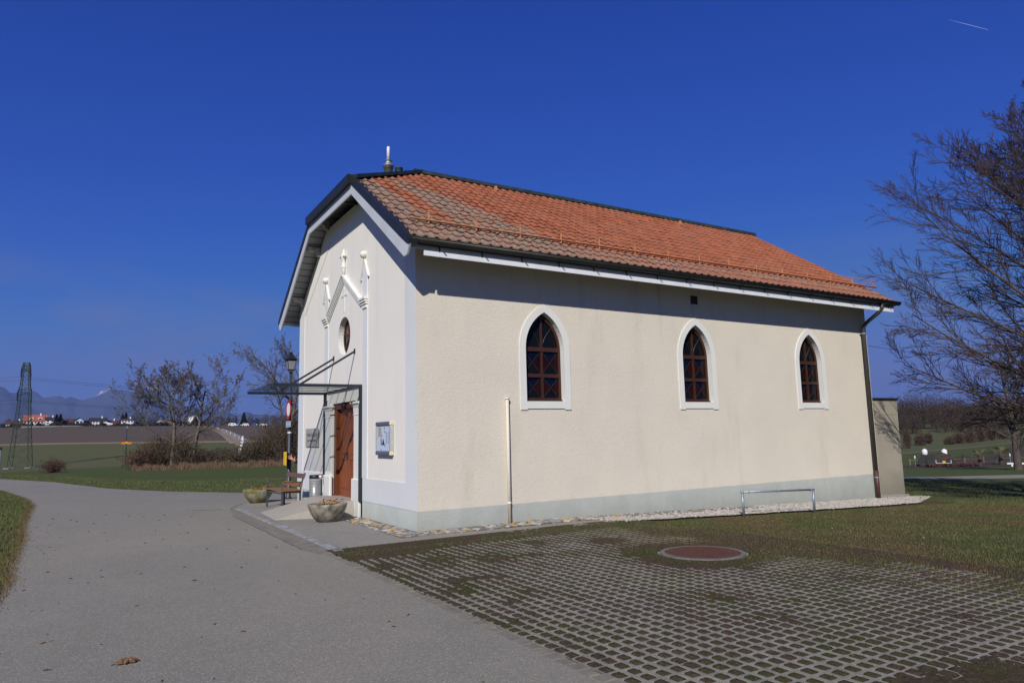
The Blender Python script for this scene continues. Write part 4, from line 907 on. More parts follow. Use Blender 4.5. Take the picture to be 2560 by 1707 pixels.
# tufts in paver cells
x, y = region(60000, -1.85, 4, -10.5, -1.6, lambda x, y: ((((x+1.885)/P) % 1-.5)**2+(((y+1.52)/P) % 1-.5)**2 < .085) & (fbm(x+4, y+50, .6, 8, 4)+rng.normal(0, .06, len(x)) > .5) & (np.hypot(x-2.2, y+4.6) > .62))
blades('grass', x, y, .010, 'blade_green', wd=.0025, z=H(x, y)+.003, label='grass sprouting in the cells of the concrete pavers')
x, y = region(70000, -1.85, 4, -10.5, -1.6, lambda x, y: ((((x+1.885)/P) % 1-.5)**2+(((y+1.52)/P) % 1-.5)**2 < .1) & (np.hypot(x-2.2, y+4.6) > .62))
blades('dry_moss', x, y, .008, 'blade_brown', wd=.003, z=H(x, y)+.003, label='dry moss and roots in the cells of the concrete pavers')
# litter on the asphalt
def litter(name, mat, n, x0, x1, y0, y1, s0, s1, label):
    mb = MB()
    for i in range(n):
        x = random.uniform(x0, x1); y = random.uniform(y0, y1); s_ = random.uniform(s0, s1); a = random.uniform(0, 6.28); z = Hf(x, y)+.006
        dx, dy = math.cos(a)*s_, math.sin(a)*s_; mb.tube([(x-dx, y-dy, z), (x, y, z+.004), (x+dx, y+dy*.7, z)], [.002, s_*.22, .002], 4)
    mb.build(name, mat, kind='stuff', label=label)
litter('debris', 'bark_dark', 90, -5.7, -2.3, -8, 8, .01, .035, 'twigs and crumbs of earth lying on the asphalt')
litter('debris', 'boot_tan', 60, -5.9, -5.2, -7, 9, .008, .03, 'crumbs of earth and leaf bits along the road edge')
litter('debris', 'gravel_stone', 60, 3.5, 9.5, -8.5, -1.8, .008, .02, 'small pale stones scattered in the grass')
lf_ = MB()
for i in range(7):
    a = i*.9; lf_.tube([(0, 0, .012), (.045*math.cos(a), .028*math.sin(a), .02), (.085*math.cos(a), .045*math.sin(a), .006)], [.014, .02, .004], 5)
lf_.build('fallen_leaf', 'leaf_dry', loc=(-4.70, -5.35, .006), label='curled brown dead leaf lying on the asphalt', category='leaf')

# ------------------------------------------------------------------ street furniture
# stone bowls
def bowl(loc, mat, label, r0, seed):
    t_ = thing('flower_bowl', label, 'planter', loc, 0, 'stone flower bowls by the entrance')
    pr = [(.17, 0), (.20, .015), (.255, .07), (.315, .15), (.358, .24), (r0-.003, .32), (r0+.002, .352), (r0-.02, .365), (r0-.05, .355), (r0-.06, .31), (.01, .31)]
    b_ = MB().lathe(pr, k=28, sq=1.02)
    rs_ = random.Random(seed); b_.v = [(x*(1+rs_.uniform(-.02, .02)), y*(1+rs_.uniform(-.02, .02)), z+rs_.uniform(-.005, .005)) for x, y, z in b_.v]
    b_.build('bowl', mat, t_, True); MB().lathe([(r0-.062, .312), (.2, .33), (.01, .335)], k=20).build('soil', 'potting_soil', t_)
    for kk, mt in enumerate(('petal_yellow', 'petal_red', 'petal_orange')):
        for i in range(9 if kk < 1 else 8):
            a = rs_.uniform(0, 6.28); q = rs_.uniform(.05, r0-.12); x, y = q*math.cos(a)+.06, q*math.sin(a)*.9-.05
            if math.hypot(x, y) > r0-.08: continue
            z = .40+rs_.uniform(-.02, .03); mb = MB()
            for j in range(5):
                c_ = j*1.257+rs_.random(); d = Vector((math.cos(c_)*.026, math.sin(c_)*.026, .012)); sd = Vector((-math.sin(c_), math.cos(c_), 0))*.017
                mb.add([(x, y, z), tuple(Vector((x, y, z))+d-sd), tuple(Vector((x, y, z))+d*1.35), tuple(Vector((x, y, z))+d+sd)], [(0, 1, 2, 3)])
            mb.tube([(x, y, .32), (x, y, z)], .003, 4); mb.build('flower', mt, t_)
    mb = MB()
    for i in range(90):
        a = rs_.uniform(0, 6.28); q = rs_.uniform(0, r0-.09); x, y = q*math.cos(a), q*math.sin(a); a2 = rs_.uniform(0, 6.28); h = rs_.uniform(.03, .08); d = Vector((math.cos(a2)*.03, math.sin(a2)*.03, h)); s_ = Vector((-math.sin(a2), math.cos(a2), 0))*.01
        p = Vector((x, y, .32)); mb.add([p-s_, p+s_, p+d], [(0, 1, 2)])
    mb.build('leaves', 'leaf_green', t_, kind='stuff'); return t_
bowl((-.80, 2.72, .006), 'stone_trough', 'grey weathered stone bowl of pansies at the foot of the ramp', .385, 3)
bowl((-1.02, 8.42, .006), 'stone_mossy', 'yellow-mossed stone bowl of pansies standing past the bench', .385, 9)
# bench
be = thing('bench', 'wooden slatted bench with blue-grey metal frame beside the entrance', 'bench', (-.82, 6.42, .008), R(4))
def seg(mb, *a, **k): return mb.beam(*a, **k)
for s in (-.62, .62):
    mb = MB().box((-.235, s-.02, 0), (-.195, s+.02, .43)).box((.20, s-.02, 0), (.235, s+.02, .43)).box((-.235, s-.018, .39), (.235, s+.018, .425))
    mb.beam((.215, s, .42), (.25, s, .62), .035, .03).beam((.25, s, .62), (.33, s, .85), .035, .03)
    mb.build('side_frame', 'bench_frame', be)
    MB().tube([(-.215, s*1.03, .42), (-.215, s*1.03, .62), (-.195, s*1.03, .645), (.26, s*1.03, .64)], .014, 8).build('armrest', 'bench_frame', be)
MB().box((-.23, -.60, .37), (-.20, .60, .40)).box((.20, -.60, .37), (.23, .60, .40)).build('rail', 'bench_frame', be)
for i in range(4): MB().bbox((-.245+i*.122, -.68, .43), (-.245+i*.122+.108, .68, .462), .006).build('slat', 'bench_plank', be)
for (x, z, m_, th) in ((.235, .565, 'bench_plank', .18), (.30, .775, 'bench_plank_dark', .34)):
    mb = MB().bbox((-.016, -.68, -.058), (.016, .68, .058), .006); c, sn = math.cos(th), math.sin(th); mb.v = [(p[0]*c+p[2]*sn+x, p[1], -p[0]*sn+p[2]*c+z) for p in mb.v]; mb.build('back_slat', m_, be)
# bin
bi = thing('litter_bin', 'round perforated steel litter bin with black rim by the door', 'litter bin', (-.175, 5.90, .008))
MB().lathe([(.135, .03), (.14, .04), (.14, .70), (.13, .70)], k=28).build('body', 'bin_steel', bi, True)
mb = MB()
for zz in range(16):
    for q in range(14):
        a = 2*math.pi*(q+.5*(zz % 2))/14; d = .12; p = Vector((math.cos(a)*.1405, math.sin(a)*.1405, .10+zz*.036)); tn = Vector((-math.sin(a), math.cos(a), 0))*.020
        mb.add([p-tn+Vector((0, 0, -.006)), p+tn+Vector((0, 0, -.006)), p+tn+Vector((0, 0, .006)), p-tn+Vector((0, 0, .006))], [(0, 1, 2, 3)])
mb.build('slots', 'lamp_black', bi, kind='stuff')
MB().lathe([(.143, .70), (.145, .71), (.145, .775), (.138, .785), (.12, .785), (.115, .74)], k=28).build('rim', 'lamp_black', bi, True)
ash = thing('ashtray', 'small steel cup ashtray with a red rim fixed beside the bin', 'ashtray', (-.13, 5.60, .68))
MB().lathe([(.02, 0), (.045, .05), (.05, .12), (.045, .12)], k=14).build('cup', 'steel', ash, True); MB().lathe([(.052, .12), (.052, .14), (.045, .14)], k=14).build('rim', 'sign_red', ash)
MB().box((.04, -.01, .06), (.13, .01, .08)).build('bracket', 'lamp_black', ash)
# notice board
nb_ = thing('notice_board', 'glazed notice board with pinned papers on the white gable', 'notice board', (0, 1.5, 1.65))
MB().box((-.055, -.36, -.285), (-.002, .36, .285)).build('back', 'frame_alu', nb_)
for z0, z1 in ((.25, .325), (-.325, -.25)): MB().bbox((-.085, -.36, z0), (-.001, .40, z1), .012).build('rail', 'frame_blue', nb_)
for y0, y1 in ((-.40, -.345), (.35, .40)): MB().bbox((-.08, y0, -.25), (-.001, y1, .25), .008).build('stile', 'frame_alu', nb_)
for z0, z1 in ((.25, .33), (-.33, -.25)): MB().bbox((-.087, -.405, z0), (-.0, -.361, z1), .012).build('corner_cap', 'frame_cap', nb_)
MB().box((-.0585, -.343, -.245), (-.056, .348, .235)).build('paper', 'paper_blue', nb_)
MB().box((-.061, .11, .02), (-.0592, .33, .23)).build('paper', 'paper_tan', nb_)
for zz in range(9): MB().box((-.0625, .13, .195-zz*.018), (-.0615, .31-.02*(zz % 3), .200-zz*.018)).build('printed_line', 'ink_soft', nb_)
for i in range(7):
    for (ya, yb) in ((-.20, -.11), (-.31, -.24)): MB().box((-.0605, ya, .10-i*.032), (-.0592, yb-.02*(i % 2), .112-i*.032)).build('printed_line', 'ink_soft', nb_)
MB().prism([(.10, -.13), (-.06, -.13), (.02, 0.0)], gab, -.0592, -.0605).prism([(.155, -.13), (.115, -.13), (.115, 0), (.155, 0)], gab, -.0592, -.0605).build('printed_picture', 'ink', nb_)
for (y0, z0) in ((.2, .2), (-.05, .2), (.09, .06), (-.07, .13), (-.08, -.14), (.13, -.22)): MB().box((-.066, y0-.006, z0-.02), (-.059, y0+.006, z0+.015)).build('clip', 'ink', nb_)
MB().bbox((-.064, -.22, -.02), (-.0590, -.20, .0), .0008).build('pin', 'white_plain', nb_) if False else None
# plaque with engraved name
pq = thing('plaque', 'clear engraved name plaque on the white gable, half in the canopy shadow', 'plaque', (0, 6.80, 1.715))
MB().box((-.034, -.60, -.235), (-.026, .60, .235)).build('plate', 'plaque_glass', pq)
for y0 in (-.56, .56):
    for z0 in (-.2, .2): MB().tube([(-.038, y0, z0), (0, y0, z0)], .012, 8).build('spacer', 'steel', pq)
def text(s_, size, parent, loc, mat='ink', rot=(math.pi/2, 0, -math.pi/2), sx=1., name='lettering', align='CENTER'):
    c = bpy.data.curves.new(name, 'FONT'); c.body = s_; c.size = size; c.align_x = align; c.extrude = .0006; tmp = bpy.data.objects.new('tmp', c); COL.objects.link(tmp)
    bpy.context.view_layer.update(); me = bpy.data.meshes.new_from_object(tmp.evaluated_get(bpy.context.evaluated_depsgraph_get())); bpy.data.objects.remove(tmp)
    me.materials.clear(); me.materials.append(MATS[mat]); o = bpy.data.objects.new(name, me); COL.objects.link(o); o.parent = parent; o.location = loc; o.rotation_euler = rot; o.scale = (sx, 1, 1); return o
text("CHAPELLE DE L'ECLUSE", .115, pq, (-.0355, 0, .03), sx=.80); text('EGLISE EVANGELIQUE REFORMEE', .06, pq, (-.0355, 0, -.10), sx=1.0)

# street lamps
def lantern(parent, z0, s_=1.):
    MB().tube([(0, 0, z0), (0, 0, z0+.07)], .03, 8).lathe([(.03, z0+.0), (.055, z0+.02), (.03, z0+.05)], k=8).build('lantern_foot', 'lamp_black', parent)
    for q in range(4):
        a = q*math.pi/2+math.pi/4; MB().tube([(.0, 0, z0+.04), (.05*math.cos(a), .05*math.sin(a), z0+.05), (.085*math.cos(a), .085*math.sin(a), z0+.12)], .008, 5).build('arm', 'lamp_black', parent)
    b0, b1, zb, zt_ = .078, .125, z0+.12, z0+.40
    gl_ = MB().add([(-b0, -b0, zb), (b0, -b0, zb), (b0, b0, zb), (-b0, b0, zb), (-b1, -b1, zt_), (b1, -b1, zt_), (b1, b1, zt_), (-b1, b1, zt_)], [(0, 1, 5, 4), (1, 2, 6, 5), (2, 3, 7, 6), (3, 0, 4, 7), (0, 3, 2, 1)]).build('glass', 'lantern_glass', parent)
    mb = MB()
    for sx_ in (-1, 1):
        for sy_ in (-1, 1): mb.tube([(sx_*b0, sy_*b0, zb), (sx_*b1, sy_*b1, zt_)], .009, 5)
    for zz, bb in ((zb, b0+.006), (zt_, b1+.012)):
        mb.box((-bb, -bb, zz-.012), (bb, -bb+.018, zz+.012)).box((-bb, bb-.018, zz-.012), (bb, bb, zz+.012)).box((-bb, -bb+.018, zz-.012), (-bb+.018, bb-.018, zz+.012)).box((bb-.018, -bb+.018, zz-.012), (bb, bb-.018, zz+.012))
    mb.build('lantern_frame', 'lamp_black', parent)
    e0, e1 = .165, .055
    MB().add([(-e0, -e0, zt_+.012), (e0, -e0, zt_+.012), (e0, e0, zt_+.012), (-e0, e0, zt_+.012), (-.10, -.10, zt_+.08), (.10, -.10, zt_+.08), (.10, .10, zt_+.08), (-.10, .10, zt_+.08), (-e1, -e1, zt_+.17), (e1, -e1, zt_+.17), (e1, e1, zt_+.17), (-e1, e1, zt_+.17)],
             [(0, 1, 5, 4), (1, 2, 6, 5), (2, 3, 7, 6), (3, 0, 4, 7), (4, 5, 9, 8), (5, 6, 10, 9), (6, 7, 11, 10), (7, 4, 8, 11), (0, 3, 2, 1)]).lathe([(.05, zt_+.17), (.06, zt_+.19), (.035, zt_+.2), (.05, zt_+.225), (.045, zt_+.235), (.0, zt_+.24)], k=10).build('lantern_roof', 'lamp_black', parent)
lp = thing('street_lamp', 'dark street lamp with a four-sided lantern carrying the round sign beside the chapel', 'street lamp', (-.055, 9.08, .0), 0, 'old style street lamps')
MB().lathe([(.085, 0), (.085, .05), (.062, .08), (.058, 1.93), (.05, 1.95)], k=14).build('pole_base', 'post_blue', lp, True)
MB().lathe([(.034, 1.95), (.031, 3.58)], k=12).build('pole', 'post_blue', lp, True)
MB().lathe([(.061, 1.86), (.061, 1.90), (.05, 1.90)], k=14).lathe([(.036, 2.12), (.036, 2.135)], k=12).lathe([(.036, 2.53), (.036, 2.545)], k=12).build('clamp', 'white_plain', lp)
lantern(lp, 3.58)
rs2 = thing('road_sign', 'round red-ringed white prohibition sign clamped to the lamp pole', 'road sign', (-.125, 8.98, 2.54))
dsk = MB(); dsk.prism([(.285*math.cos(q*math.pi/20), .285*math.sin(q*math.pi/20)) for q in range(40)], gab, 0, .006); dsk.build('ring', 'sign_red', rs2)
MB().prism([(.19*math.cos(q*math.pi/20), .19*math.sin(q*math.pi/20)) for q in range(40)], gab, -.003, .0).build('disc', 'white_plain', rs2)
MB().box((.006, -.02, -.02), (.06, .04, .02)).build('clamp', 'steel', rs2)
sp_ = thing('plate_sign', 'small white text plate below the round sign on the lamp pole', 'road sign', (-.125, 8.98, 2.12))
MB().box((0, -.26, -.085), (.006, .26, .085)).build('plate', 'paper_blue', sp_); text('EXCEPTE', .085, sp_, (-.002, 0, .012), 'ink_soft'); text('AYANTS DROIT', .06, sp_, (-.002, 0, -.06), 'ink_soft')
MB().box((.006, -.02, -.02), (.06, .04, .02)).build('clamp', 'steel', sp_)
ys_ = thing('yellow_sign', 'narrow yellow plate sign mounted low on the lamp pole', 'sign', (-.19, 9.0, 1.145))
MB().bbox((-.012, -.14, -.19), (.012, .14, .19), .004).build('plate', 'sign_yellow', ys_); MB().box((.012, -.02, -.15), (.13, .02, -.12)).box((.012, -.02, .12), (.13, .02, .15)).build('bracket', 'lamp_black', ys_)
# rail
rl = thing('barrier_rail', 'low blue-grey tube barrier rail standing on the grass edge before the long wall', 'railing', (6.65, -1.47, -.10))
e_ = Vector((1.92, -.28, -.05))
for p in (Vector((0, 0, 0)), e_): MB().tube([p+Vector((0, 0, -.02)), p+Vector((0, 0, .46))], .026, 10).build('post', 'zinc', rl, True)
MB().tube([(-.03, .004, .468), e_+Vector((.03, -.004, .47))], .021, 10).build('top_rail', 'zinc', rl, True)
for f_ in (.0, .08, .5, .97): MB().tube([e_*f_+Vector((-.012, 0, .468)), e_*f_+Vector((.016, 0, .468))], .031, 8).build('coupling', 'steel', rl)
MB().box((1.1, -.02, 0), (1.2, 0, 0)).v

# ------------------------------------------------------------------ person waving from behind the corner
def skin(name, verts, edges, radii, mat, parent, sub=2, root=0):
    me = bpy.data.meshes.new(name); me.from_pydata(verts, edges, []); o = bpy.data.objects.new(name, me); COL.objects.link(o); o.parent = parent
    md = o.modifiers.new('skin', 'SKIN'); me.materials.append(MATS[mat])
    for i, r2 in enumerate(radii): me.skin_vertices[0].data[i].radius = (r2, r2) if not hasattr(r2, '__len__') else r2
    me.skin_vertices[0].data[root].use_root = True
    s_ = o.modifiers.new('sub', 'SUBSURF'); s_.levels = sub; s_.render_levels = sub; md.use_smooth_shade = True; return o
pe = thing('person', 'waving person in dark jacket, mostly hidden behind the chapel corner', 'person', (.66, 9.30, 0))
# local coordinates: stands at origin, leans towards -x
sh_l = Vector((-.20, -.12, 1.26)); el = Vector((-.40, -.26, .99)); wr = Vector((-.60, -.34, 1.075)); pm = Vector((-.665, -.355, 1.13)); pm2 = Vector((-.715, -.37, 1.16))
V = [(0, 0, .86), (-.02, 0, 1.05), (-.05, -.02, 1.22), (-.07, -.03, 1.33), (-.09, -.05, 1.45), (-.10, -.06, 1.54), tuple(sh_l), tuple(el), tuple(wr), tuple(pm), (.14, .05, 1.28), (.20, .05, 1.02), (.19, -.06, .80), (.18, -.09, .72),
     (-.09, -.01, .80), (-.10, -.05, .46), (-.10, .02, .08), (-.10, -.10, .04), (.10, .0, .80), (.12, -.03, .46), (.11, .04, .08), (.12, -.08, .04), tuple(pm2)]
Ed = [(0, 1), (1, 2), (2, 3), (3, 4), (4, 5), (2, 6), (6, 7), (7, 8), (8, 9), (9, 22), (2, 10), (10, 11), (11, 12), (12, 13), (0, 14), (14, 15), (15, 16), (16, 17), (0, 18), (18, 19), (19, 20), (20, 21)]
Rd = [.14, .13, .15, .06, .09, .085, .06, .043, .028, (.024, .042), .06, .042, .03, .035, .085, .055, .04, .04, .085, .055, .04, .04, (.020, .044)]
body = skin('body', V, Ed, Rd, 'skin', pe)
# jacket, trousers
J = [0, 1, 2, 6, 7, 8, 10, 11, 12]
jv = [Vector(V[i]) for i in J]; jv[5] = jv[4]+(jv[5]-jv[4])*.97
skin('jacket', [tuple(p) for p in jv], [(0, 1), (1, 2), (2, 3), (3, 4), (4, 5), (2, 6), (6, 7), (7, 8)], [.165, .155, .175, .078, .056, .042, .078, .056, .045], 'cloth_navy', pe)
TV = [0, 14, 15, 16, 18, 19, 20]; skin('trousers', [V[i] for i in TV], [(0, 1), (1, 2), (2, 3), (0, 4), (4, 5), (5, 6)], [.15, .10, .07, .06, .10, .07, .06], 'cloth_grey', pe)
for i, j in ((16, 17), (20, 21)): skin('shoe', [V[i], V[j]], [(0, 1)], [.055, .05], 'boot_tan', pe)
hd = MB().lathe([(.001, -.02), (.07, .0), (.095, .05), (.10, .10), (.08, .16), (.04, .19), (.001, .2)], (-.095, -.045, 1.44), 14).build('hair', 'hair_brown', pe, True)
# fingers: spread hand, palm towards the camera
up = Vector((-.55, -.1, .80)).normalized(); side_ = Vector((.80, .0, .55)).normalized()
for off, ln_, fan in ((-.040, .085, -.46), (-.014, .10, -.16), (.014, .095, .14), (.038, .078, .42)):
    b0_ = pm2+side_*off; d = (up+side_*fan).normalized(); ps = [pm+side_*off*.8, b0_, b0_+d*ln_*.55, b0_+d*ln_+Vector((0, -.008, 0))]
    skin('finger', [tuple(p) for p in ps], [(0, 1), (1, 2), (2, 3)], [.013, .0125, .0115, .010], 'skin', pe, 1)
b0_ = wr+(pm-wr)*.35+side_*.02; d = (up*.45+side_*1.0).normalized(); skin('thumb', [tuple(b0_), tuple(b0_+d*.045), tuple(b0_+(d+up*.5).normalized()*.085)], [(0, 1), (1, 2)], [.014, .012, .009], 'skin', pe, 1)

# ------------------------------------------------------------------ trees
def grow(seed, base, height, P_):
    "recursive branching; returns polylines (points, radii, level)"
    rs_ = random.Random(seed); out_ = []
    def vec(az, el): return Vector((math.cos(az)*math.cos(el), math.sin(az)*math.cos(el), math.sin(el)))
    def br(p, d, ln, rad, lev):
        n = P_['seg'][lev]; st = ln/n; pts = [p.copy()]; rads = [rad]; dd = d.copy(); q = p.copy()
        tw = P_['twist'][lev]; tip = P_['tip'][lev]
        for i in range(n):
            dd = (dd+Vector((rs_.gauss(0, tw), rs_.gauss(0, tw), rs_.gauss(0, tw)+P_['up'][lev]))).normalized(); q = q+dd*st; pts.append(q.copy()); rads.append(max(P_['rmin'], rad*(1-(1-tip)*(i+1)/n)))
        out_.append((pts, rads, lev))
        if lev+1 >= len(P_['seg']): return
        nk = max(1, int(P_['kids'][lev]*rs_.uniform(.75, 1.25)+.5))
        for k_ in range(nk):
            f_ = P_['start'][lev]+(1-P_['start'][lev])*((k_+rs_.random())/nk); i = min(n-1, int(f_*n)); pp = pts[i].lerp(pts[i+1], f_*n-i); r2 = rads[i]
            pd = (pts[i+1]-pts[i]).normalized(); a = P_['ang'][lev]*rs_.uniform(.75, 1.25); az = rs_.uniform(0, 6.283)+k_*2.4
            s1 = pd.cross(Vector((0, 0, 1)) if abs(pd.z) < .95 else Vector((1, 0, 0))).normalized(); s2 = pd.cross(s1)
            nd = (pd*math.cos(a)+(s1*math.cos(az)+s2*math.sin(az))*math.sin(a)).normalized()
            if P_.get('flat') and lev >= 1: nd = Vector((nd.x, nd.y, nd.z*P_['flat']+.05)).normalized()
            if lev == 0 and 'env' in P_:
                az = k_*2.4+rs_.uniform(-.35, .35); a = float(np.interp(f_, P_['env'][0], P_['env'][2]))*rs_.uniform(.9, 1.1); nd = (pd*math.cos(a)+(s1*math.cos(az)+s2*math.sin(az))*math.sin(a)).normalized()
                br(pp, nd, float(np.interp(f_, P_['env'][0], P_['env'][1]))*rs_.uniform(.88, 1.08), max(P_['rmin'], r2*P_['rr'][lev]), 1); continue
            br(pp, nd, ln*P_['ratio'][lev]*rs_.uniform(.7, 1.15)*(1-.45*f_ if lev else 1-P_.get('taper', .35)*f_), max(P_['rmin'], r2*P_['rr'][lev]), lev+1)
    br(Vector(base), Vector(P_.get('dir', (0, 0, 1))).normalized(), height*P_['trunk'], P_['rad'], 0)
    return out_
def to_mesh(lines, sides):
    mb_v = []; mb_f = []; 
    for pts, rads, lev in lines:
        k_ = sides[lev]; o_ = len(mb_v); n = len(pts); prev = None
        for i, p in enumerate(pts):
            d = (pts[min(i+1, n-1)]-pts[max(i-1, 0)]).normalized()
            a = d.cross(Vector((0, 0, 1)) if abs(d.z) < .9 else Vector((1, 0, 0))).normalized() if prev is None else (prev-d*prev.dot(d)).normalized(); prev = a; b_ = d.cross(a)
            for j in range(k_):
                q = 2*math.pi*j/k_; mb_v.append(p+(a*math.cos(q)+b_*math.sin(q))*rads[i])
        mb_f += [(o_+i*k_+j, o_+i*k_+(j+1) % k_, o_+(i+1)*k_+(j+1) % k_, o_+(i+1)*k_+j) for i in range(n-1) for j in range(k_)]
    return mb_v, mb_f
def tree(name, label, seed, loc, height, P_, mats=('bark_beech', 'twig_purple'), split=2, leaves=None, group=None, cat='tree'):
    t_ = thing(name, label, cat, loc, 0, group); ln = grow(seed, (0, 0, -.1), height, P_)
    sd = [8, 6, 4, 3, 3, 3]
    for nm, sel, mt in (('trunk', [l for l in ln if l[2] == 0], mats[0]), ('branches', [l for l in ln if 0 < l[2] <= split], mats[0]), ('twigs', [l for l in ln if l[2] > split], mats[1])):
        if not sel: continue
        v_, f_ = to_mesh(sel, sd); big(nm, [p[:] for p in v_], f_, mt, t_, smooth=True, **({} if nm == 'trunk' else dict(kind='stuff')))
    if leaves:
        tips = [p for l in ln if l[2] >= leaves['lev'] for p in l[0][1:]]; pts = np.array([p[:] for p in tips]); sel = rng.integers(0, len(pts), leaves['n'])
        c = pts[sel]+rng.normal(0, leaves['spread'], (leaves['n'], 3)); leafcloud('leaves', c, leaves['size'], leaves['mat'], t_)
    return t_, ln
def leafcloud(name, c, size, mat, parent=None, **kw):
    n = len(c); a = rng.normal(0, 1, (n, 3)); a /= np.linalg.norm(a, axis=1)[:, None]; b_ = np.cross(a, rng.normal(0, 1, (n, 3))); b_ /= np.linalg.norm(b_, axis=1)[:, None]
    s_ = (size*rng.uniform(.6, 1.3, n))[:, None]; V = np.stack([c-a*s_-b_*s_*.4, c-a*s_*.2+b_*s_*.6, c+a*s_, c+a*s_*.1-b_*s_*.6], 1).reshape(-1, 3)
    mats_ = mat if isinstance(mat, (list, tuple)) else [mat]; mi = rng.integers(0, len(mats_), n)
    return big(name, V, np.arange(4*n).reshape(-1, 4), mats_, parent, mi=mi, kind='stuff', **kw)
BEECH = dict(seg=[8, 10, 8, 6, 4], env=([.1, .3, .5, .7, .9, 1], [5.9, 6.2, 5.3, 4.0, 2.6, 1.8], [1.22, 1.08, .92, .78, .60, .45]), kids=[52, 18, 10, 4], start=[.17, .10, .10, .10], ang=[.88, .52, .46, .40], ratio=[.66, .40, .50, .60], rr=[.32, .50, .55, .6], twist=[.025, .04, .06, .08, .09], up=[0, .022, .012, .010, .0], tip=[.15, .16, .2, .35, .6], rad=.27, rmin=.005, trunk=.80, taper=.62)
tree('beech_tree', 'big bare beech with fine purple twigs beyond the chapel end', 8, (16.6, -4.95, -.42), 11.7, BEECH)
B2 = dict(BEECH); B2.pop('env'); B2.update(ratio=[.66, .48, .50, .55], kids=[26, 10, 6, 3], rmin=.009, rad=.24, trunk=.72)
tree('bare_tree', 'smaller dense bare tree standing behind the big beech', 11, tuple(polar(23.4, 42)), 8.5, B2)
# trees over the hedge on the far side of the lawn
OAK = dict(seg=[7, 8, 7, 5, 4], kids=[12, 9, 7, 5], start=[.30, .25, .18, .12], ang=[.85, .66, .7, .75], ratio=[.92, .52, .46, .46], rr=[.52, .55, .55, .6], twist=[.06, .11, .15, .2, .2], up=[0, .05, .05, .04, .02], tip=[.3, .22, .3, .4, .6], rad=.15, rmin=.0095, trunk=.60)
O2 = dict(OAK); O2.update(dir=(.15, .1, 1))
for i, (px_, hh, sd_, lab) in enumerate(((478, 9.7, 21, 'leaning tree with withered brown leaves rising from the hedge'), (430, 9.0, 22, 'many-stemmed tree with withered brown leaves behind the bramble hedge'))):
    D_ = O2 if i == 0 else OAK; tree('hedge_tree', lab, sd_, tuple(polar(azp(px_), 49.5, -.1)), hh, D_, ('bark_grey', 'bark_grey'), 2, dict(lev=3, n=1600, spread=.05, size=.05, mat=['leaf_brown', 'leaf_russet', 'leaf_brown']), 'trees in the hedge across the lawn')
O3 = dict(OAK); O3.update(kids=[14, 9, 7, 6], rad=.22, rmin=.009, ratio=[.85, .52, .48, .46])
tree('bare_ash', 'bare spreading grey tree just beyond the chapel corner', 31, tuple(polar(azp(722), 50, -.1)), 12.2, O3, ('bark_grey', 'bark_grey'))
# hedge bushes
def bush(name, label, px_, r2, wd, ht, n, mats_, seed, cat='bush', group=None, tw=70, size=.05):
    p = polar(azp(px_), r2); t_ = thing(name, label, cat, tuple(p), 0, group); rs_ = random.Random(seed); mb = MB()
    for i in range(tw):
        a = rs_.uniform(0, 6.28); rr2 = rs_.uniform(.2, 1)*wd/2; h = ht*rs_.uniform(.5, 1.05)*(1-.35*(rr2/(wd/2))**2); b0 = Vector((rs_.uniform(-.3, .3)*wd/2, rs_.uniform(-.3, .3)*wd/2, -.05))
        e = Vector((math.cos(a)*rr2, math.sin(a)*rr2, h)); mid_ = b0.lerp(e, .5)+Vector((0, 0, h*.18)); mb.tube([b0, mid_, e], [.018, .012, .005], 3, False)
    mb.build('stems', 'bark_dark', t_, kind='stuff')
    u = rng.normal(0, 1, (n, 3)); u /= np.linalg.norm(u, axis=1)[:, None]; q = rng.uniform(.35, 1, n)[:, None]**.6
    lump = 1+.28*np.sin(u[:, 0]*5+seed)*np.cos(u[:, 1]*4+seed*2)+.15*np.sin(u[:, 2]*9+u[:, 0]*7)
    c = u*q*lump[:, None]*np.array([wd/2, wd/2, ht*.55])+np.array([0, 0, ht*.42]); c = c[c[:, 2] > 0]
    leafcloud('foliage', c, size, mats_, t_); return t_
G_ = 'bushes of the hedge across the lawn'
for i, (px_, wd, ht, mats_, lab) in enumerate(((352, 2.6, 1.5, ['leaf_russet', 'leaf_brown'], 'low reddish bush at the lamp end of the hedge'), (385, 3.0, 2.3, ['leaf_olive', 'leaf_brown', 'leaf_russet'], 'tall brown and olive bramble bush at the start of the hedge'),
        (420, 3.0, 2.7, ['leaf_olive', 'leaf_brown'], 'olive bramble bush below the many-stemmed tree'), (455, 2.6, 2.4, ['leaf_olive', 'leaf_brown', 'bark_dark'], 'olive-brown bush under the leaning tree'), (505, 2.8, 1.45, ['bark_dark', 'leaf_brown'], 'low dark bush right after the leaning tree'),
        (550, 3.2, 1.4, ['bark_dark', 'leaf_olive'], 'low dark twiggy bush before the distant road'), (595, 2.8, 1.35, ['bark_dark', 'leaf_olive'], 'low dark bush before the white banner'), (640, 2.8, 2.2, ['leaf_olive', 'bark_dark'], 'greenish bush between banner and bare tree'),
        (680, 3.0, 3.7, ['leaf_brown', 'leaf_olive', 'bark_dark'], 'tall russet bush before the bare ash'), (715, 3.4, 4.2, ['bark_dark', 'leaf_brown', 'leaf_olive'], 'tall dark bush behind the lamp pole'), (750, 3.4, 4.2, ['bark_dark', 'leaf_olive'], 'dark bush hiding behind the chapel corner'))):
    bush('hedge_bush', lab, px_, 49.5+(i % 3)*.6, wd, ht, 2600, mats_, i+1, group=G_, size=.042, tw=150)
bush('red_bush', 'round russet shrub alone on the lawn edge near the pylon', 136, 50, 1.75, 1.05, 2600, ['leaf_russet'], 40, size=.03, tw=120)
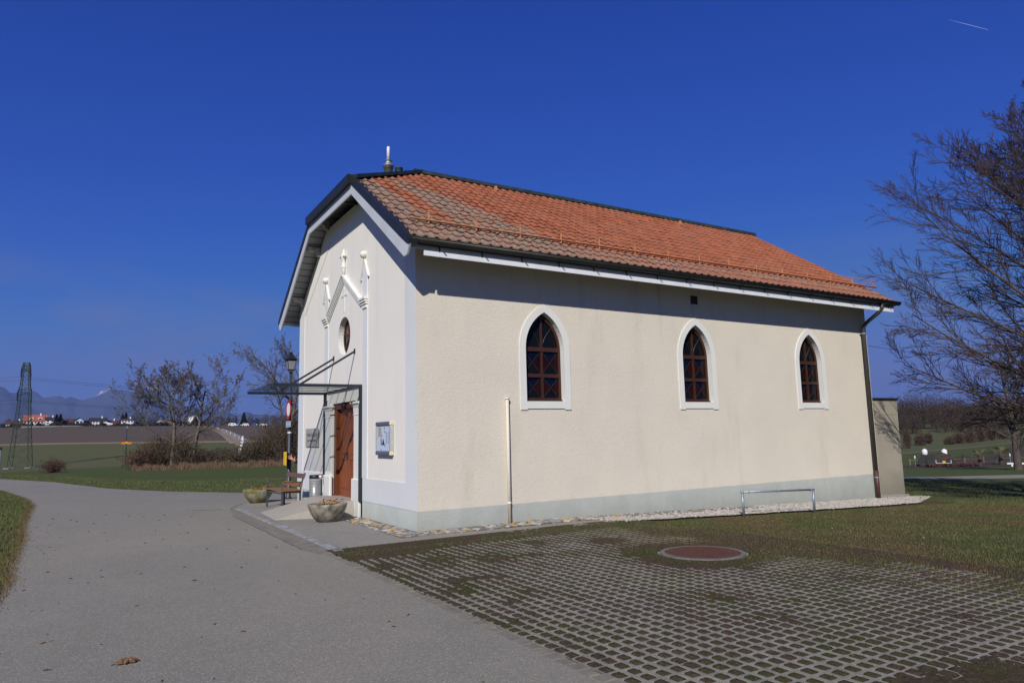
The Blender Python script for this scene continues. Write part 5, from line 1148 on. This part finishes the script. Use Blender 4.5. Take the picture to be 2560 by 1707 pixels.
# dry grass fringe in front of the hedge
aa = rng.uniform(azp(770), azp(335), 26000); rr_ = 47.7+rng.normal(0, .7, 26000); rr_ = rr_/cosf(aa); x = EYE.x+rr_*np.cos(np.radians(aa)); y = EYE.y+rr_*np.sin(np.radians(aa))
hgt = .62*(.05+1.1*fbm(aa*9+50, rr_*.5, .9, 6, 4)**1.3); blades('dry_grass', x, y, hgt, 'dry_grass', .5, .012, label='fringe of tall dry grass in front of the hedge')

# ------------------------------------------------------------------ lamp and post across the lawn, pylon
l2 = thing('street_lamp', 'far street lamp with orange waymarks on the lawn edge', 'street lamp', tuple(polar(azp(316), 70)), 0, 'old style street lamps')
MB().lathe([(.09, 0), (.085, .05), (.065, .08), (.058, 2.0), (.05, 2.02)], k=8).build('pole_base', 'post_blue', l2); MB().lathe([(.04, 2.02), (.036, 3.6)], k=8).build('pole', 'post_blue', l2); lantern(l2, 3.58)
w2 = thing('waymark_sign', 'orange hiking fingerposts and a small red sign on the far lamp', 'sign', tuple(polar(azp(316), 69.9, 2.26)), R(-3))
MB().box((-.36, -.03, -.08), (-.06, 0, .10)).prism([(-.36, -.08), (-.48, .01), (-.36, .10)], lambda u, v, d: (u, d, v), -.03, 0).build('finger_board', 'sign_orange', w2)
MB().box((.02, -.04, -.09), (.38, -.01, .09)).prism([(.38, -.09), (.5, 0), (.38, .09)], lambda u, v, d: (u, d, v), -.04, -.01).build('finger_board', 'sign_orange', w2)
MB().box((-.32, -.03, .24), (-.08, 0, .40)).build('small_plate', 'sign_red', w2); MB().box((-.07, -.06, .0), (.09, -.045, .16)).build('cap_plate', 'sign_yellow', w2)
bp_ = thing('bollard_post', 'slim grey post with a black cap on the lawn edge', 'post', tuple(polar(azp(3.5), 47)))
MB().lathe([(.04, 0), (.04, 1.65)], k=8).build('post', 'zinc', bp_); MB().lathe([(.07, 1.65), (.075, 1.78), (.03, 1.84)], k=8).build('cap', 'lamp_black', bp_)
def pylon(loc, ht, label):
    t_ = thing('power_pylon', label, 'pylon', loc, R(80)); rng_ = random.Random(2)
    prof = [(0, 1.62), (ht*.32, 1.2), (ht*.60, .86), (ht*.70, .86), (ht*.76, .70), (ht*.93, .50), (ht, .42)]
    def hw(z): return float(np.interp(z, [p[0] for p in prof], [p[1] for p in prof]))
    for sx_ in (-1, 1):
        for sy_ in (-1, 1): MB().tube([(sx_*w_, sy_*w_, z) for z, w_ in prof], .075, 4).build('leg', 'pylon_green', t_)
    zs_ = [0]; 
    while zs_[-1] < ht-.5: zs_.append(min(ht, zs_[-1]+hw(zs_[-1])*1.25))
    mb = MB()
    for a, b_ in zip(zs_[:-1], zs_[1:]):
        w0, w1 = hw(a), hw(b_)
        for (p, q) in (((-1, -1), (1, -1)), ((1, -1), (1, 1)), ((1, 1), (-1, 1)), ((-1, 1), (-1, -1))):
            if a > 0 or True: mb.tube([(p[0]*w0, p[1]*w0, a), (q[0]*w1, q[1]*w1, b_)], .03, 3); mb.tube([(q[0]*w0, q[1]*w0, a), (p[0]*w1, p[1]*w1, b_)], .03, 3)
            mb.tube([(p[0]*w1, p[1]*w1, b_), (q[0]*w1, q[1]*w1, b_)], .03, 3)
    mb.build('bracing', 'pylon_green', t_)
    for zz, ar in ((ht*.70, 4.6), (ht*.92, 3.2)):
        h_ = hw(zz); mb = MB()
        for s in (-1, 1):
            for yy in (-h_, h_):
                mb.tube([(s*h_, yy, zz), (s*ar, 0, zz+.15)], .05, 4); mb.tube([(s*h_, yy, zz+1.1), (s*ar, 0, zz+.15)], .045, 4)
                for f_ in (.3, .6): mb.tube([(s*(h_+(ar-h_)*f_), yy*(1-f_), zz+.15*f_), (s*(h_+(ar-h_)*f_), yy*(1-f_), zz+1.1-(.95)*f_)], .03, 3)
        mb.build('cross_arm', 'pylon_green', t_)
        for s in (-1, 1): MB().lathe([(.04, 0), (.11, .2), (.05, .3), (.11, .5), (.05, .6), (.11, .8), (.05, .9), (.11, 1.1), (.03, 1.6)], (s*ar, 0, zz-1.5), 6).build('insulator', 'lamp_black', t_)
    for sx_ in (-1, 1):
        for sy_ in (-1, 1): MB().box((sx_*1.62-.45, sy_*1.62-.45, -.3), (sx_*1.62+.45, sy_*1.62+.45, .12)).build('footing', 'paver_concrete', t_)
    return t_
pyl_at = polar(azp(54), 130); py_h = 19.5
pylon(tuple(pyl_at), py_h, 'green lattice power pylon standing in the field at the lawn edge')
def cable(p, q, sag, r2, label):
    p, q = Vector(p), Vector(q); c_ = (p+q)/2; pts = [p.lerp(q, i/24)-Vector((0, 0, sag*4*(i/24)*(1-i/24)))-c_ for i in range(25)]
    MB().tube(pts, r2, 3).build('power_cable', 'cable', None, loc=tuple(c_), label=label, category='cable', group='overhead power cables')
ca, sa = math.cos(R(80)), math.sin(R(80))
for i, (zz, ar, nm) in enumerate(((py_h*.70-1.4, 4.6, 'lower'), (py_h*.92-1.4, 3.2, 'upper'))):
    for s, sn_ in ((-1, 'outer'), (1, 'inner')):
        a = pyl_at+Vector((s*ar*ca, s*ar*sa, zz)); cable(a, a+Vector((230, 60, 6)), 6, .022, '%s %s power cable running from the pylon over the fields' % (nm, sn_))
        cable(a, a+Vector((-200, -20, 0)), 5, .022, '%s %s power cable leaving the pylon away from the village' % (nm, sn_))
cable(polar(33.5, 60, 10.6), polar(14, 64, 7.4), .8, .02, 'thin overhead wire between chapel end and beech tree')

# ------------------------------------------------------------------ village on the ridge
def house(px_, r2, wpx, hpx, rpx, dep, wm, rm, label, wins=(4, 2), rz=None, cat='house', gable=False, dormers=0, ybase=None, name='house', chimney=True, balcony=False, sink=1.):
    az = azp(px_); p = polar(az, r2); f_ = r2/1742.; W = wpx*f_; Hh = hpx*f_; Rh = rpx*f_
    t_ = thing(name, label, cat, tuple(p), R(az-90)+(rz or 0), 'houses of the village on the ridge')
    # local: -y faces the viewer
    MB().box((-W/2, 0, -sink), (W/2, dep, Hh)).build('wall', wm, t_)
    e = .45
    if gable: rf = MB().prism([(-W/2-e, Hh-.1), (0, Hh+Rh), (W/2+e, Hh-.1), (W/2+e, Hh-.35), (0, Hh+Rh-.3), (-W/2-e, Hh-.35)], lambda u, v, d: (u, d, v), -e, dep+e); rf.prism([(-W/2, Hh-.2), (W/2, Hh-.2), (0, Hh+Rh-.25)], lambda u, v, d: (u, d, v), .01, dep-.01) if False else None
    else: rf = MB().prism([(-e, Hh-.1), (dep/2, Hh+Rh), (dep+e, Hh-.1)], lambda u, v, d: (d, u, v), -W/2-e, W/2+e)
    ro = rf.build('roof', rm, t_)
    if gable: MB().prism([(-W/2, Hh), (W/2, Hh), (0, Hh+Rh-.3)], lambda u, v, d: (u, d, v), .0, .3).build('gable_wall', wm, t_)
    nx, nz = wins
    for i in range(nx):
        for j in range(nz):
            cx = -W/2+W*(i+.5)/nx; cz = Hh*(j+.5)/nz; wv_ = min(.55, W/nx*.28); hv = min(.65, Hh/nz*.27)
            wn_ = MB().box((cx-wv_, -.06, cz-hv), (cx+wv_, -.005, cz+hv)).build('window', 'window_dark', t_)
            if wpx > 25: MB().box((cx-.04, -.09, cz-hv), (cx+.04, -.06, cz+hv)).build('mullion', wm, wn_)
    for i in range(dormers):
        cx = -W/2+W*(i+.5)/dormers+(-.6 if i else .8); d_ = MB().box((cx-1.1, dep*.12, Hh+.2), (cx+1.1, dep*.4, Hh+Rh*.55)).build('dormer', wm, t_); MB().box((cx-.7, dep*.12-.05, Hh+.45), (cx+.7, dep*.12-.005, Hh+Rh*.45)).build('window', 'window_dark', d_)
    if chimney: MB().box((W*.18, dep*.42, Hh+Rh*.6), (W*.18+.7, dep*.42+.7, Hh+Rh+.9)).build('chimney', wm, ro)
    if balcony: MB().box((-.2, -1.2, Hh*.42), (W/2-.2, -.02, Hh*.66)).build('balcony', 'glass_green' if 'glass_green' in MATS else 'house_grey', t_)
    return t_
V0 = 415
house(35, V0, 37, 9, 8, 9, 'house_white', 'roof_brown', 'long low white house with brown roof behind the pylon', (6, 1))
house(85, V0+3, 49, 14, 16, 11, 'house_white', 'roof_red', 'big white house with bright red roof and dormers', (7, 2), dormers=2, balcony=True)
house(121, V0+6, 19, 16, 8, 9, 'house_white', 'roof_dark', 'narrow white chalet with dark roof between red roof and firs', (2, 3))
house(141, V0-2, 18, 12, 7, 9, 'house_dark', 'roof_brown', 'dark brown barn house beneath the pair of firs', (3, 1))
house(170, V0+4, 36, 9, 10, 9, 'house_dark', 'roof_brown', 'long barn with wide dark brown roof joined to a white gable', (5, 1), chimney=False)
house(195, V0, 18, 14, 8, 9, 'house_bluewhite', 'roof_dark', 'pale blue-white house showing its gable end', (2, 2), gable=True, chimney=False)
house(216, V0+8, 14, 6, 9, 8, 'house_dark', 'roof_dark', 'small dark roofed house between the two white houses', (2, 1))
house(242, V0-2, 37, 13, 8, 9, 'house_white', 'roof_dark', 'wide white house with black roof and a row of windows', (6, 2))
house(274, V0+4, 31, 6, 9, 9, 'house_white', 'roof_brown', 'low house with brown roof above a white ramp wall', (4, 1))
house(316, V0, 27, 15, 4, 9, 'house_white', 'roof_brown', 'white two-storey house beside the dark trees', (4, 2), gable=False)
house(348, V0+10, 17, 8, 6, 8, 'house_dark', 'roof_dark', 'dark house in the trees left of the hedge trees', (3, 1))
house(393, V0-6, 20, 9, 9, 8, 'house_grey', 'house_grey', 'grey gabled house seen through the hedge tree', (3, 2), gable=True)
house(414, V0+6, 14, 8, 6, 8, 'house_grey', 'roof_red', 'grey house with a small red roof behind the hedge tree', (2, 1))
house(480, V0+40, 21, 25, 1, 14, 'white_plain', 'white_plain', 'tall plain white block rising behind the leaning tree', (0, 0), chimney=False, name='tall_block', cat='building', sink=2)
house(567, V0, 32, 4, 7, 10, 'house_dark', 'roof_dark', 'low dark barn roof behind the parked caravans', (0, 0), chimney=False, gable=True)
rw_ = thing('ramp_wall', 'sloping white garden wall beside the brown roofed house', 'garden wall', tuple(polar(azp(277), V0-12)), R(azp(277)-90)); MB().prism([(-3.4, 0), (3.2, -1), (3.2, .6), (-3.4, 2.6)], lambda u, v, d: (u, d, v), 0, .4).build('wall', 'house_white', rw_)
# caravans
for i, (px_, wpx, hpx, lab) in enumerate(((579, 19, 8, 'white motorhome with dark windows, largest of the parked row'), (593, 4.5, 4, 'small white van right after the motorhome'), (601, 4, 4, 'tiny white trailer beside the motorhome row'), (612, 16, 7, 'white caravan with a pointed roof in the parked row'), (640, 5, 4, 'small white car in the parked row'), (657, 17, 5, 'long pale caravan at the end of the parked row'))):
    f_ = 392/1742.; W = wpx*f_; Hh = hpx*f_; t_ = thing('caravan', lab, 'caravan', tuple(polar(azp(px_), 392)), R(azp(px_)-90), 'white vehicles parked at the field edge')
    MB().prism([(-W/2, .25), (W/2, .25), (W/2, Hh*.55), (W*.33, Hh*.92), (-W*.1, Hh), (-W*.36, Hh*.9), (-W/2, Hh*.5)], lambda u, v, d: (u, d, v), 0, 2).build('body', 'white_plain', t_)
    if wpx > 10:
        for q in (-.22, .12): MB().box((W*q-W*.1, -.03, Hh*.5), (W*q+W*.08, -.005, Hh*.74)).build('window', 'window_dark', t_)
    for q in (-.3, .3):
        wl_ = MB().lathe([(.33, -.1), (.33, .1)], k=10); wl_.v = [(x, z, y) for x, y, z in wl_.v]; wl_.build('wheel', 'lamp_black', t_, loc=(W*q, .05, .33))
# trees about the village: firs and leafless crowns
def fir(px_, r2, hpx, wpx, label, group='dark firs in the village'):
    t_ = thing('fir_tree', label, 'tree', tuple(polar(azp(px_), r2, -.5)), 0, group); f_ = r2/1742.; Hh = hpx*f_; W = wpx*f_; n = 1500
    MB().lathe([(.3, 0), (.05, Hh*.95)], k=6).build('trunk', 'bark_dark', t_)
    z = rng.uniform(.06, 1, n); rad = (1-z)*W/2*(.7+.5*rng.random(n))+.1; a = rng.uniform(0, 6.28, n); leafcloud('crown', np.stack([rad*np.cos(a), rad*np.sin(a), z*Hh], 1), .55, 'conifer', t_)
fir(137, V0-3, 30, 14, 'first of two tall dark firs over the village barn'); fir(147, V0, 31, 14, 'second of two tall dark firs over the village barn'); fir(303, V0+4, 30, 16, 'tall fir beside the white two-storey house', 'dark firs in the village'); fir(312, V0+20, 34, 12, 'fir peeping over the white two-storey house')
fir(486, V0-12, 24, 22, 'dark conifer before the tall white block'); fir(608, V0+30, 34, 18, 'dark conifer in the tree row beyond the caravans')
def crown(px_, r2, hpx, wpx, mats_, label, n=1500, group='leafless trees about the village', size=.28, name='bare_tree', zlift=0.):
    t_ = thing(name, label, 'tree', tuple(polar(azp(px_), r2, -.5+zlift)), 0, group); f_ = r2/1742.; Hh = hpx*f_; W = wpx*f_
    MB().lathe([(.22, -1), (.08, Hh*.7)], k=5).build('trunk', 'bark_dark', t_)
    u = rng.normal(0, 1, (n, 3)); u /= np.linalg.norm(u, axis=1)[:, None]; q = rng.uniform(.1, 1, n)[:, None]**.5; lump = 1+.22*np.sin(u[:, 0]*4+px_)*np.cos(u[:, 1]*5+px_)+.12*np.sin(u[:, 2]*8+px_)
    c = u*q*lump[:, None]*np.array([W/2, W/2, Hh*.48])+np.array([0, 0, Hh*.54]); leafcloud('crown', c, size*f_*4, mats_, t_)
    return t_
crown(18, V0+6, 22, 18, ['wood_far', 'conifer'], 'dark round tree at the end of the village row', 600)
crown(5, V0, 12, 26, ['conifer', 'wood_far'], 'low dark tree mass where the village row ends', 600)
crown(52, V0+20, 22, 20, ['wood_far'], 'brown tree behind the brown roofed house', 500)
crown(214, V0-6, 16, 18, ['conifer', 'wood_far'], 'dark tree between the blue-white and black roofed houses', 600)
crown(263, V0-8, 9, 12, ['conifer'], 'small dark garden tree before the brown roofed house', 300)
for i, (px_, hpx, wpx) in enumerate(((334, 34, 26), (352, 32, 24), (372, 24, 20), (440, 20, 26), (462, 14, 22), (503, 16, 20), (520, 22, 20), (536, 26, 18), (552, 30, 18), (570, 26, 18), (586, 28, 16), (624, 26, 20), (642, 22, 20), (660, 26, 22), (684, 28, 26), (706, 26, 26), (728, 24, 24), (748, 26, 24))):
    crown(px_, V0+14+(i*7) % 20, hpx, wpx, ['wood_far', 'wood_far', 'wood_far_orange'] if i % 3 else ['conifer', 'wood_far'], 'brown leafless tree in the row on the ridge behind the houses', 420)
# garden shrubs under the houses as one mass
n = 9000; px_ = rng.uniform(0, 520, n); az = np.interp(px_, PX, AZ); r2 = (V0-12+rng.normal(0, 3, n))/cosf(az); x = EYE.x+r2*np.cos(np.radians(az)); y = EYE.y+r2*np.sin(np.radians(az))
hh_ = rng.random(n)*1.7*(fbm(px_*.12, px_*0+3, 1, 9, 3)*2.2-.35).clip(.1, 2); leafcloud('undergrowth', np.stack([x, y, H(x, y)+hh_], 1), .5, ['conifer', 'wood_far'], label='dark garden shrubs along the foot of the village houses')
MB()
gwall = thing('garden_wall', 'long low pale wall along the foot of the village gardens', 'garden wall', tuple(polar(azp(190), V0-18)), R(azp(190)-90)); MB().box((-26, 0, -1), (32, .4, .45)).build('wall', 'wall_stone_far', gwall)
# distant road climbing the brown field, posts and banner
def ribbon(name, mat, pts, wd, lift, **tags):
    vs = []; fs = []
    for i, p in enumerate(pts):
        d = (pts[min(i+1, len(pts)-1)]-pts[max(i-1, 0)]); n_ = Vector((-d.y, d.x, 0)).normalized()*wd/2
        for q in (p-n_, p+n_): vs.append((q.x, q.y, Hf(q.x, q.y)+lift))
        if i: fs.append((2*i-2, 2*i, 2*i+1, 2*i-1))
    o = big(name, vs, fs, mat, kind='structure'); return o
rp_ = [polar(azp(517+(604-517)*f_), 385-195*f_) for f_ in np.linspace(0, 1, 30)]; ribbon('road', 'asphalt', rp_, 6.0, .12)
rp2 = [polar(azp(507+(600-507)*f_), 372-195*f_) for f_ in np.linspace(0, 1, 30)]; ribbon('path', 'field_tan', rp2, 1.6, .14)
for i, f_ in enumerate(np.linspace(.12, .95, 8)):
    q = polar(azp(522+(612-522)*f_), 378-185*f_); t_ = thing('road_marker', 'white reflector post along the distant road', 'post', tuple(q), 0, 'reflector posts along the distant road'); MB().box((-.08, -.05, 0), (.08, .05, .9)).build('post', 'white_plain', t_); MB().box((-.09, -.06, .7), (.09, .06, .8)).build('reflector', 'sign_red', t_)
bn = thing('banner_flag', 'white advertising beach flag by the hedge', 'flag', tuple(polar(azp(598), 70)), R(azp(598)-90))
MB().tube([(0, 0, 0), (.03, 0, 1.4), (.2, 0, 2.6)], .02, 6).build('pole', 'zinc', bn)
MB().prism([(.05, 1.55), (.19, 2.6), (.36, 2.62), (.38, 2.1), (.28, 1.6), (.2, 1.5)], lambda u, v, d: (u, d, v), -.01, .01).build('cloth', 'white_plain', bn); MB().prism([(-.10, .75), (-.04, 1.42), (.22, 1.40), (.17, .75)], lambda u, v, d: (u, d, v), -.01, .01).build('cloth', 'white_plain', bn)
MB().box((.12, -.02, 1.8), (.27, -.012, 1.92)).box((.16, -.02, 2.1), (.3, -.012, 2.2)).build('print', 'ink', bn)

# ------------------------------------------------------------------ mountains across the lake
def mountains():
    naz, nr = 420, 46; az = np.linspace(18, 128, naz); t_ = np.linspace(0, 1, nr); A, T_ = np.meshgrid(az, t_, indexing='ij'); r2 = 7500+T_*5500
    rid = .80+.12*np.sin(A*.11+3.4)-.45*np.clip((86-A)/14, 0, 1)+.05*np.sin(A*.6); n_ = fbm(A*.8+40, T_*4, .55, 12, 6); n3 = fbm(A*2.4+7, T_*9, .6, 13, 5)
    h = (np.clip(T_*1.25, 0, 1)**1.15)*(1-.55*np.clip((T_-.85)/.15, 0, 1))*rid*(930+560*(n_-.5))+(n3-.5)*260*T_
    h = h-60+np.maximum(0, 20*(1-T_))
    x = EYE.x+r2*np.cos(np.radians(A)); y = EYE.y+r2*np.sin(np.radians(A)); k_ = (np.arange(naz-1)[:, None]*nr+np.arange(nr-1)).ravel()
    return big('mountains', np.stack([x.ravel(), y.ravel(), h.ravel()], 1), np.stack([k_, k_+nr, k_+nr+1, k_+1], 1), 'mountain', smooth=False, kind='structure')
m, t, b = new_mat('mountain'); v = coords(t); s = N(t, 'ShaderNodeSeparateXYZ'); t.links.new(v, s.inputs[0]); b.inputs['Roughness'].default_value = 1; b.inputs['Specular IOR Level'].default_value = 0
nzm = noise(t, v, .0022, 6, .68); f_ = mrange(t, math_(t, 'ADD', s.outputs[2], math_(t, 'MULTIPLY', math_(t, 'SUBTRACT', nzm, .5), 1300)), 830, 1050)
t.links.new(mixc(t, f_, (.055, .065, .085), (.70, .66, .66)), b.inputs['Base Color'])
mountains()

# ------------------------------------------------------------------ beyond the road on the other side: nursery plot, trailer, palms, woods
def rp(px_, r2, dz=0.): return polar(azp(px_), r2, dz)
tl = thing('tank_trailer', 'farm trailer carrying two white tanks beside a dark tractor mower', 'trailer', tuple(rp(2352, 55)), R(azp(2352)-90))
def fr2(mb, n_, m_, **k): return mb.build(n_, m_, tl, **k)
fr2(MB().box((-.55, 0, .35), (.75, 1.0, .75)), 'bed', 'trailer_red'); fr2(MB().box((-.05, -.03, .30), (.20, -.005, .42)), 'number_plate', 'sign_yellow')
for xx in (-.45, .55): fr2(MB().box((xx, -.05, .28), (xx+.03, 0, .5)), 'lamp_holder', 'white_plain')
fr2(MB().box((-.45, -.06, .25), (.6, -.01, .275)), 'bumper', 'white_plain')
for xx, zz in ((-1.15, .92), (.18, .90)):
    fr2(MB().lathe([(.16, 0), (.20, .08), (.20, .34), (.15, .43), (.06, .45), (.06, .49)], (xx, .5, zz-.05), 14), 'tank', 'white_plain', smooth=True)
fr2(MB().prism([(-1.6, .55), (-1.5, .8), (-1.2, .88), (-.75, .86), (-.62, 1.0), (-.5, .72), (-.62, .42), (-1.3, .38)], lambda u, v, d: (u, d, v), 0, 1), 'mower', 'tractor_dark')
for xx in (-1.35, -.85, -.3, .5):
    wl_ = MB().lathe([(.30, -.09), (.33, -.05), (.33, .05), (.30, .09)], k=14); wl_.v = [(x, z, y) for x, y, z in wl_.v]; wl_.build('wheel', 'tractor_dark', tl, loc=(xx, .05, .33))
fr2(MB().tube([(.75, .3, .4), (1.3, .3, .5), (1.35, .3, .9)], .03, 5).tube([(-.6, .2, .9), (0, .3, 1.05), (.6, .2, .8)], .035, 5), 'hose', 'tractor_dark')
bed = drape('flower_bed', 'mulch', [tuple(rp(2306, 53.2)[:2]), tuple(rp(2442, 53.2)[:2]), tuple(rp(2442, 55.0)[:2]), tuple(rp(2306, 55.0)[:2])], .01, kind='structure')
c = []
for i in range(2200):
    q = rp(random.uniform(2306, 2442), random.uniform(53.2, 54.6), random.uniform(.02, .22)); c.append(q[:])
leafcloud('ground_cover', np.array(c), .07, ['leaf_russet', 'mulch'], label='low red-brown ground cover plants around the trailer')
def palm(px_, r2, ht, seed, label):
    t_ = thing('palm_tree', label, 'palm', tuple(rp(px_, r2)), 0, 'dwarf palms in the nursery bed'); rs_ = random.Random(seed)
    MB().lathe([(.14, -.05), (.17, .1), (.13, ht*.6), (.15, ht*.72), (.06, ht*.8)], k=8).build('trunk', 'bark_dark', t_)
    for i in range(16):
        a = i*.393+rs_.uniform(-.15, .15); el_ = rs_.uniform(-.2, .9); d = Vector((math.cos(a)*math.cos(el_), math.sin(a)*math.cos(el_), math.sin(el_))); b0 = Vector((0, 0, ht*.75)); e = b0+d*rs_.uniform(.45, .7)-Vector((0, 0, .12)); mb = MB(); mb.tube([b0, e], .012, 3)
        sd = d.cross(Vector((0, 0, 1))).normalized(); upv = sd.cross(d)
        for j in range(7):
            th = (j-3)*.36; dd = (d*math.cos(th)+sd*math.sin(th)).normalized()*.30; mb.add([e-sd*.03-d*.05, e+sd*.03-d*.05, e+dd*1.2+sd*.015-Vector((0, 0, .05)), e+dd*1.2-sd*.015-Vector((0, 0, .05))], [(0, 1, 2, 3)]); 
        mb.build('frond', 'palm_leaf', t_)
    return t_
palm(2444, 55, 1.05, 1, 'squat dwarf palm next to the trailer'); palm(2498, 55.5, 1.25, 2, 'taller dwarf palm with white blossoms near the fence')
# low wire fence with posts
fn = thing('plot_fence', 'low pale post and rail fence beyond the palms', 'fence', tuple(rp(2480, 57)))
base = rp(2480, 57)
ends = []
for px_ in (2270, 2316, 2362, 2408, 2454, 2486, 2532, 2578):
    q = rp(px_, 57)-base; MB().box((q.x-.02, q.y-.02, q.z), (q.x+.02, q.y+.02, q.z+.52)).build('post', 'wall_stone_far', fn); ends.append(q)
for a, b_ in zip(ends[:-1], ends[1:]): MB().tube([a+Vector((0, 0, .42)), b_+Vector((0, 0, .42))], .011, 4).build('rail', 'wall_stone_far', fn)
for px_, lab in ((2283, 'white garden light left of the trailer'), (2492, 'white hanging blossom lamp on the taller palm'), (2521, 'white garden light beyond the taller palm')):
    lab = lab.replace('left of', 'well before'); t_ = thing('garden_light', lab, 'garden light', tuple(rp(px_, 55.8, .0))); MB().tube([(0, 0, 0), (0, 0, .62)], .02, 5).build('post', 'zinc', t_); MB().lathe([(.03, .60), (.05, .66), (.04, .80), (.02, .84)], k=8).build('lamp_head', 'white_plain', t_)
wb = thing('white_beam', 'long low white painted beam lying across the grass by the road', 'beam', tuple(rp(2560, 50)), R(azp(2560)-90)); MB().bbox((-1.15, -.06, .12), (4, .06, .24), .02).build('bar', 'white_plain', wb); MB().box((-.9, -.05, -.05), (-.8, .05, .12)).box((3, -.05, -.05), (3.1, .05, .12)).build('foot', 'white_plain', wb)
# bushes and woods
k_ = 0
for px_, r2, wpx, hpx, mats_, lab in ((2268, 100, 22, 58, ['wood_far_orange', 'wood_far_orange', 'wood_far'], 'orange-leaved tree right behind the annex'), (2300, 118, 30, 36, ['wood_far', 'leaf_russet'], 'dark bush in the hollow next to the orange-leaved tree'), (2322, 128, 22, 34, ['wood_far_orange', 'wood_far'], 'rust coloured bush beside the bright meadow patch'),
        (2375, 120, 26, 26, ['wood_far', 'leaf_olive'], 'rounded olive bush at the field track'), (2398, 124, 28, 34, ['wood_far', 'leaf_russet'], 'dark red-brown bush at the field track'), (2425, 126, 30, 40, ['wood_far', 'leaf_russet'], 'tall russet thicket above the field track'), (2452, 132, 28, 40, ['leaf_russet', 'wood_far'], 'russet thicket in front of the far green slope'), (2480, 140, 28, 38, ['wood_far_orange', 'wood_far'], 'orange-brown bush before the far green slope'), (2510, 148, 26, 24, ['wood_far', 'leaf_russet'], 'low bush trailing off along the far slope')):
    crown(px_, r2, hpx, wpx, mats_, lab, 2200, 'bushes along the far field track', .26, 'field_bush')
for row, (r0, h0, n_, nn) in enumerate(((215, 72, 26, 1900), (245, 80, 26, 1500), (190, 50, 18, 1500))):
    for i in range(n_):
        px_ = 2215+(380 if row < 2 else 300)*(i+.5*row)/n_+random.uniform(-4, 4)
        if row == 2 and 2300 < px_ < 2340: continue
        prof_ = float(np.interp(px_, [2215, 2260, 2320, 2370, 2400, 2450, 2600], [.85, 1.0, 1.05, 1.0, .86, .84, .74]))
        crown(px_, r0+random.uniform(-6, 6), h0*prof_*random.uniform(.92, 1.06), 32*random.uniform(.85, 1.2), ['wood_far', 'wood_far', 'bark_dark'] if i % 4 else ['wood_far_orange', 'wood_far', 'wood_far'], 'brown leafless tree in the wood behind the far fields', nn, 'trees of the distant wood', .25)
# sky marks
e1 = Vector((4732, 2134, 2650)); e2 = Vector((4811, 1950, 2503)); c_ = (e1+e2)/2
MB().tube([e1-c_, e1.lerp(e2, .5)-c_, e2-c_], [.3, 1.1, .7], 6).build('contrail', 'house_bluewhite', None, loc=tuple(c_), label='thin short white contrail high in the clear sky above the bare tree', category='contrail')
# haze: one closed box of even density round everything
hz = MB().box((-16000, -3000, -130), (14000, 16000, 1450)).build('haze', 'white_plain', None, kind='stuff')
m = bpy.data.materials.new('haze'); m.use_nodes = True; t = m.node_tree; t.nodes.clear(); pv = N(t, 'ShaderNodeVolumePrincipled'); mo = N(t, 'ShaderNodeOutputMaterial')
pv.inputs['Color'].default_value = (.30, .46, 1.0, 1); pv.inputs['Density'].default_value = 5.4e-5; pv.inputs['Anisotropy'].default_value = .0; t.links.new(pv.outputs[0], mo.inputs['Volume']); hz.data.materials.clear(); hz.data.materials.append(m)
print('objects', len(bpy.data.objects))
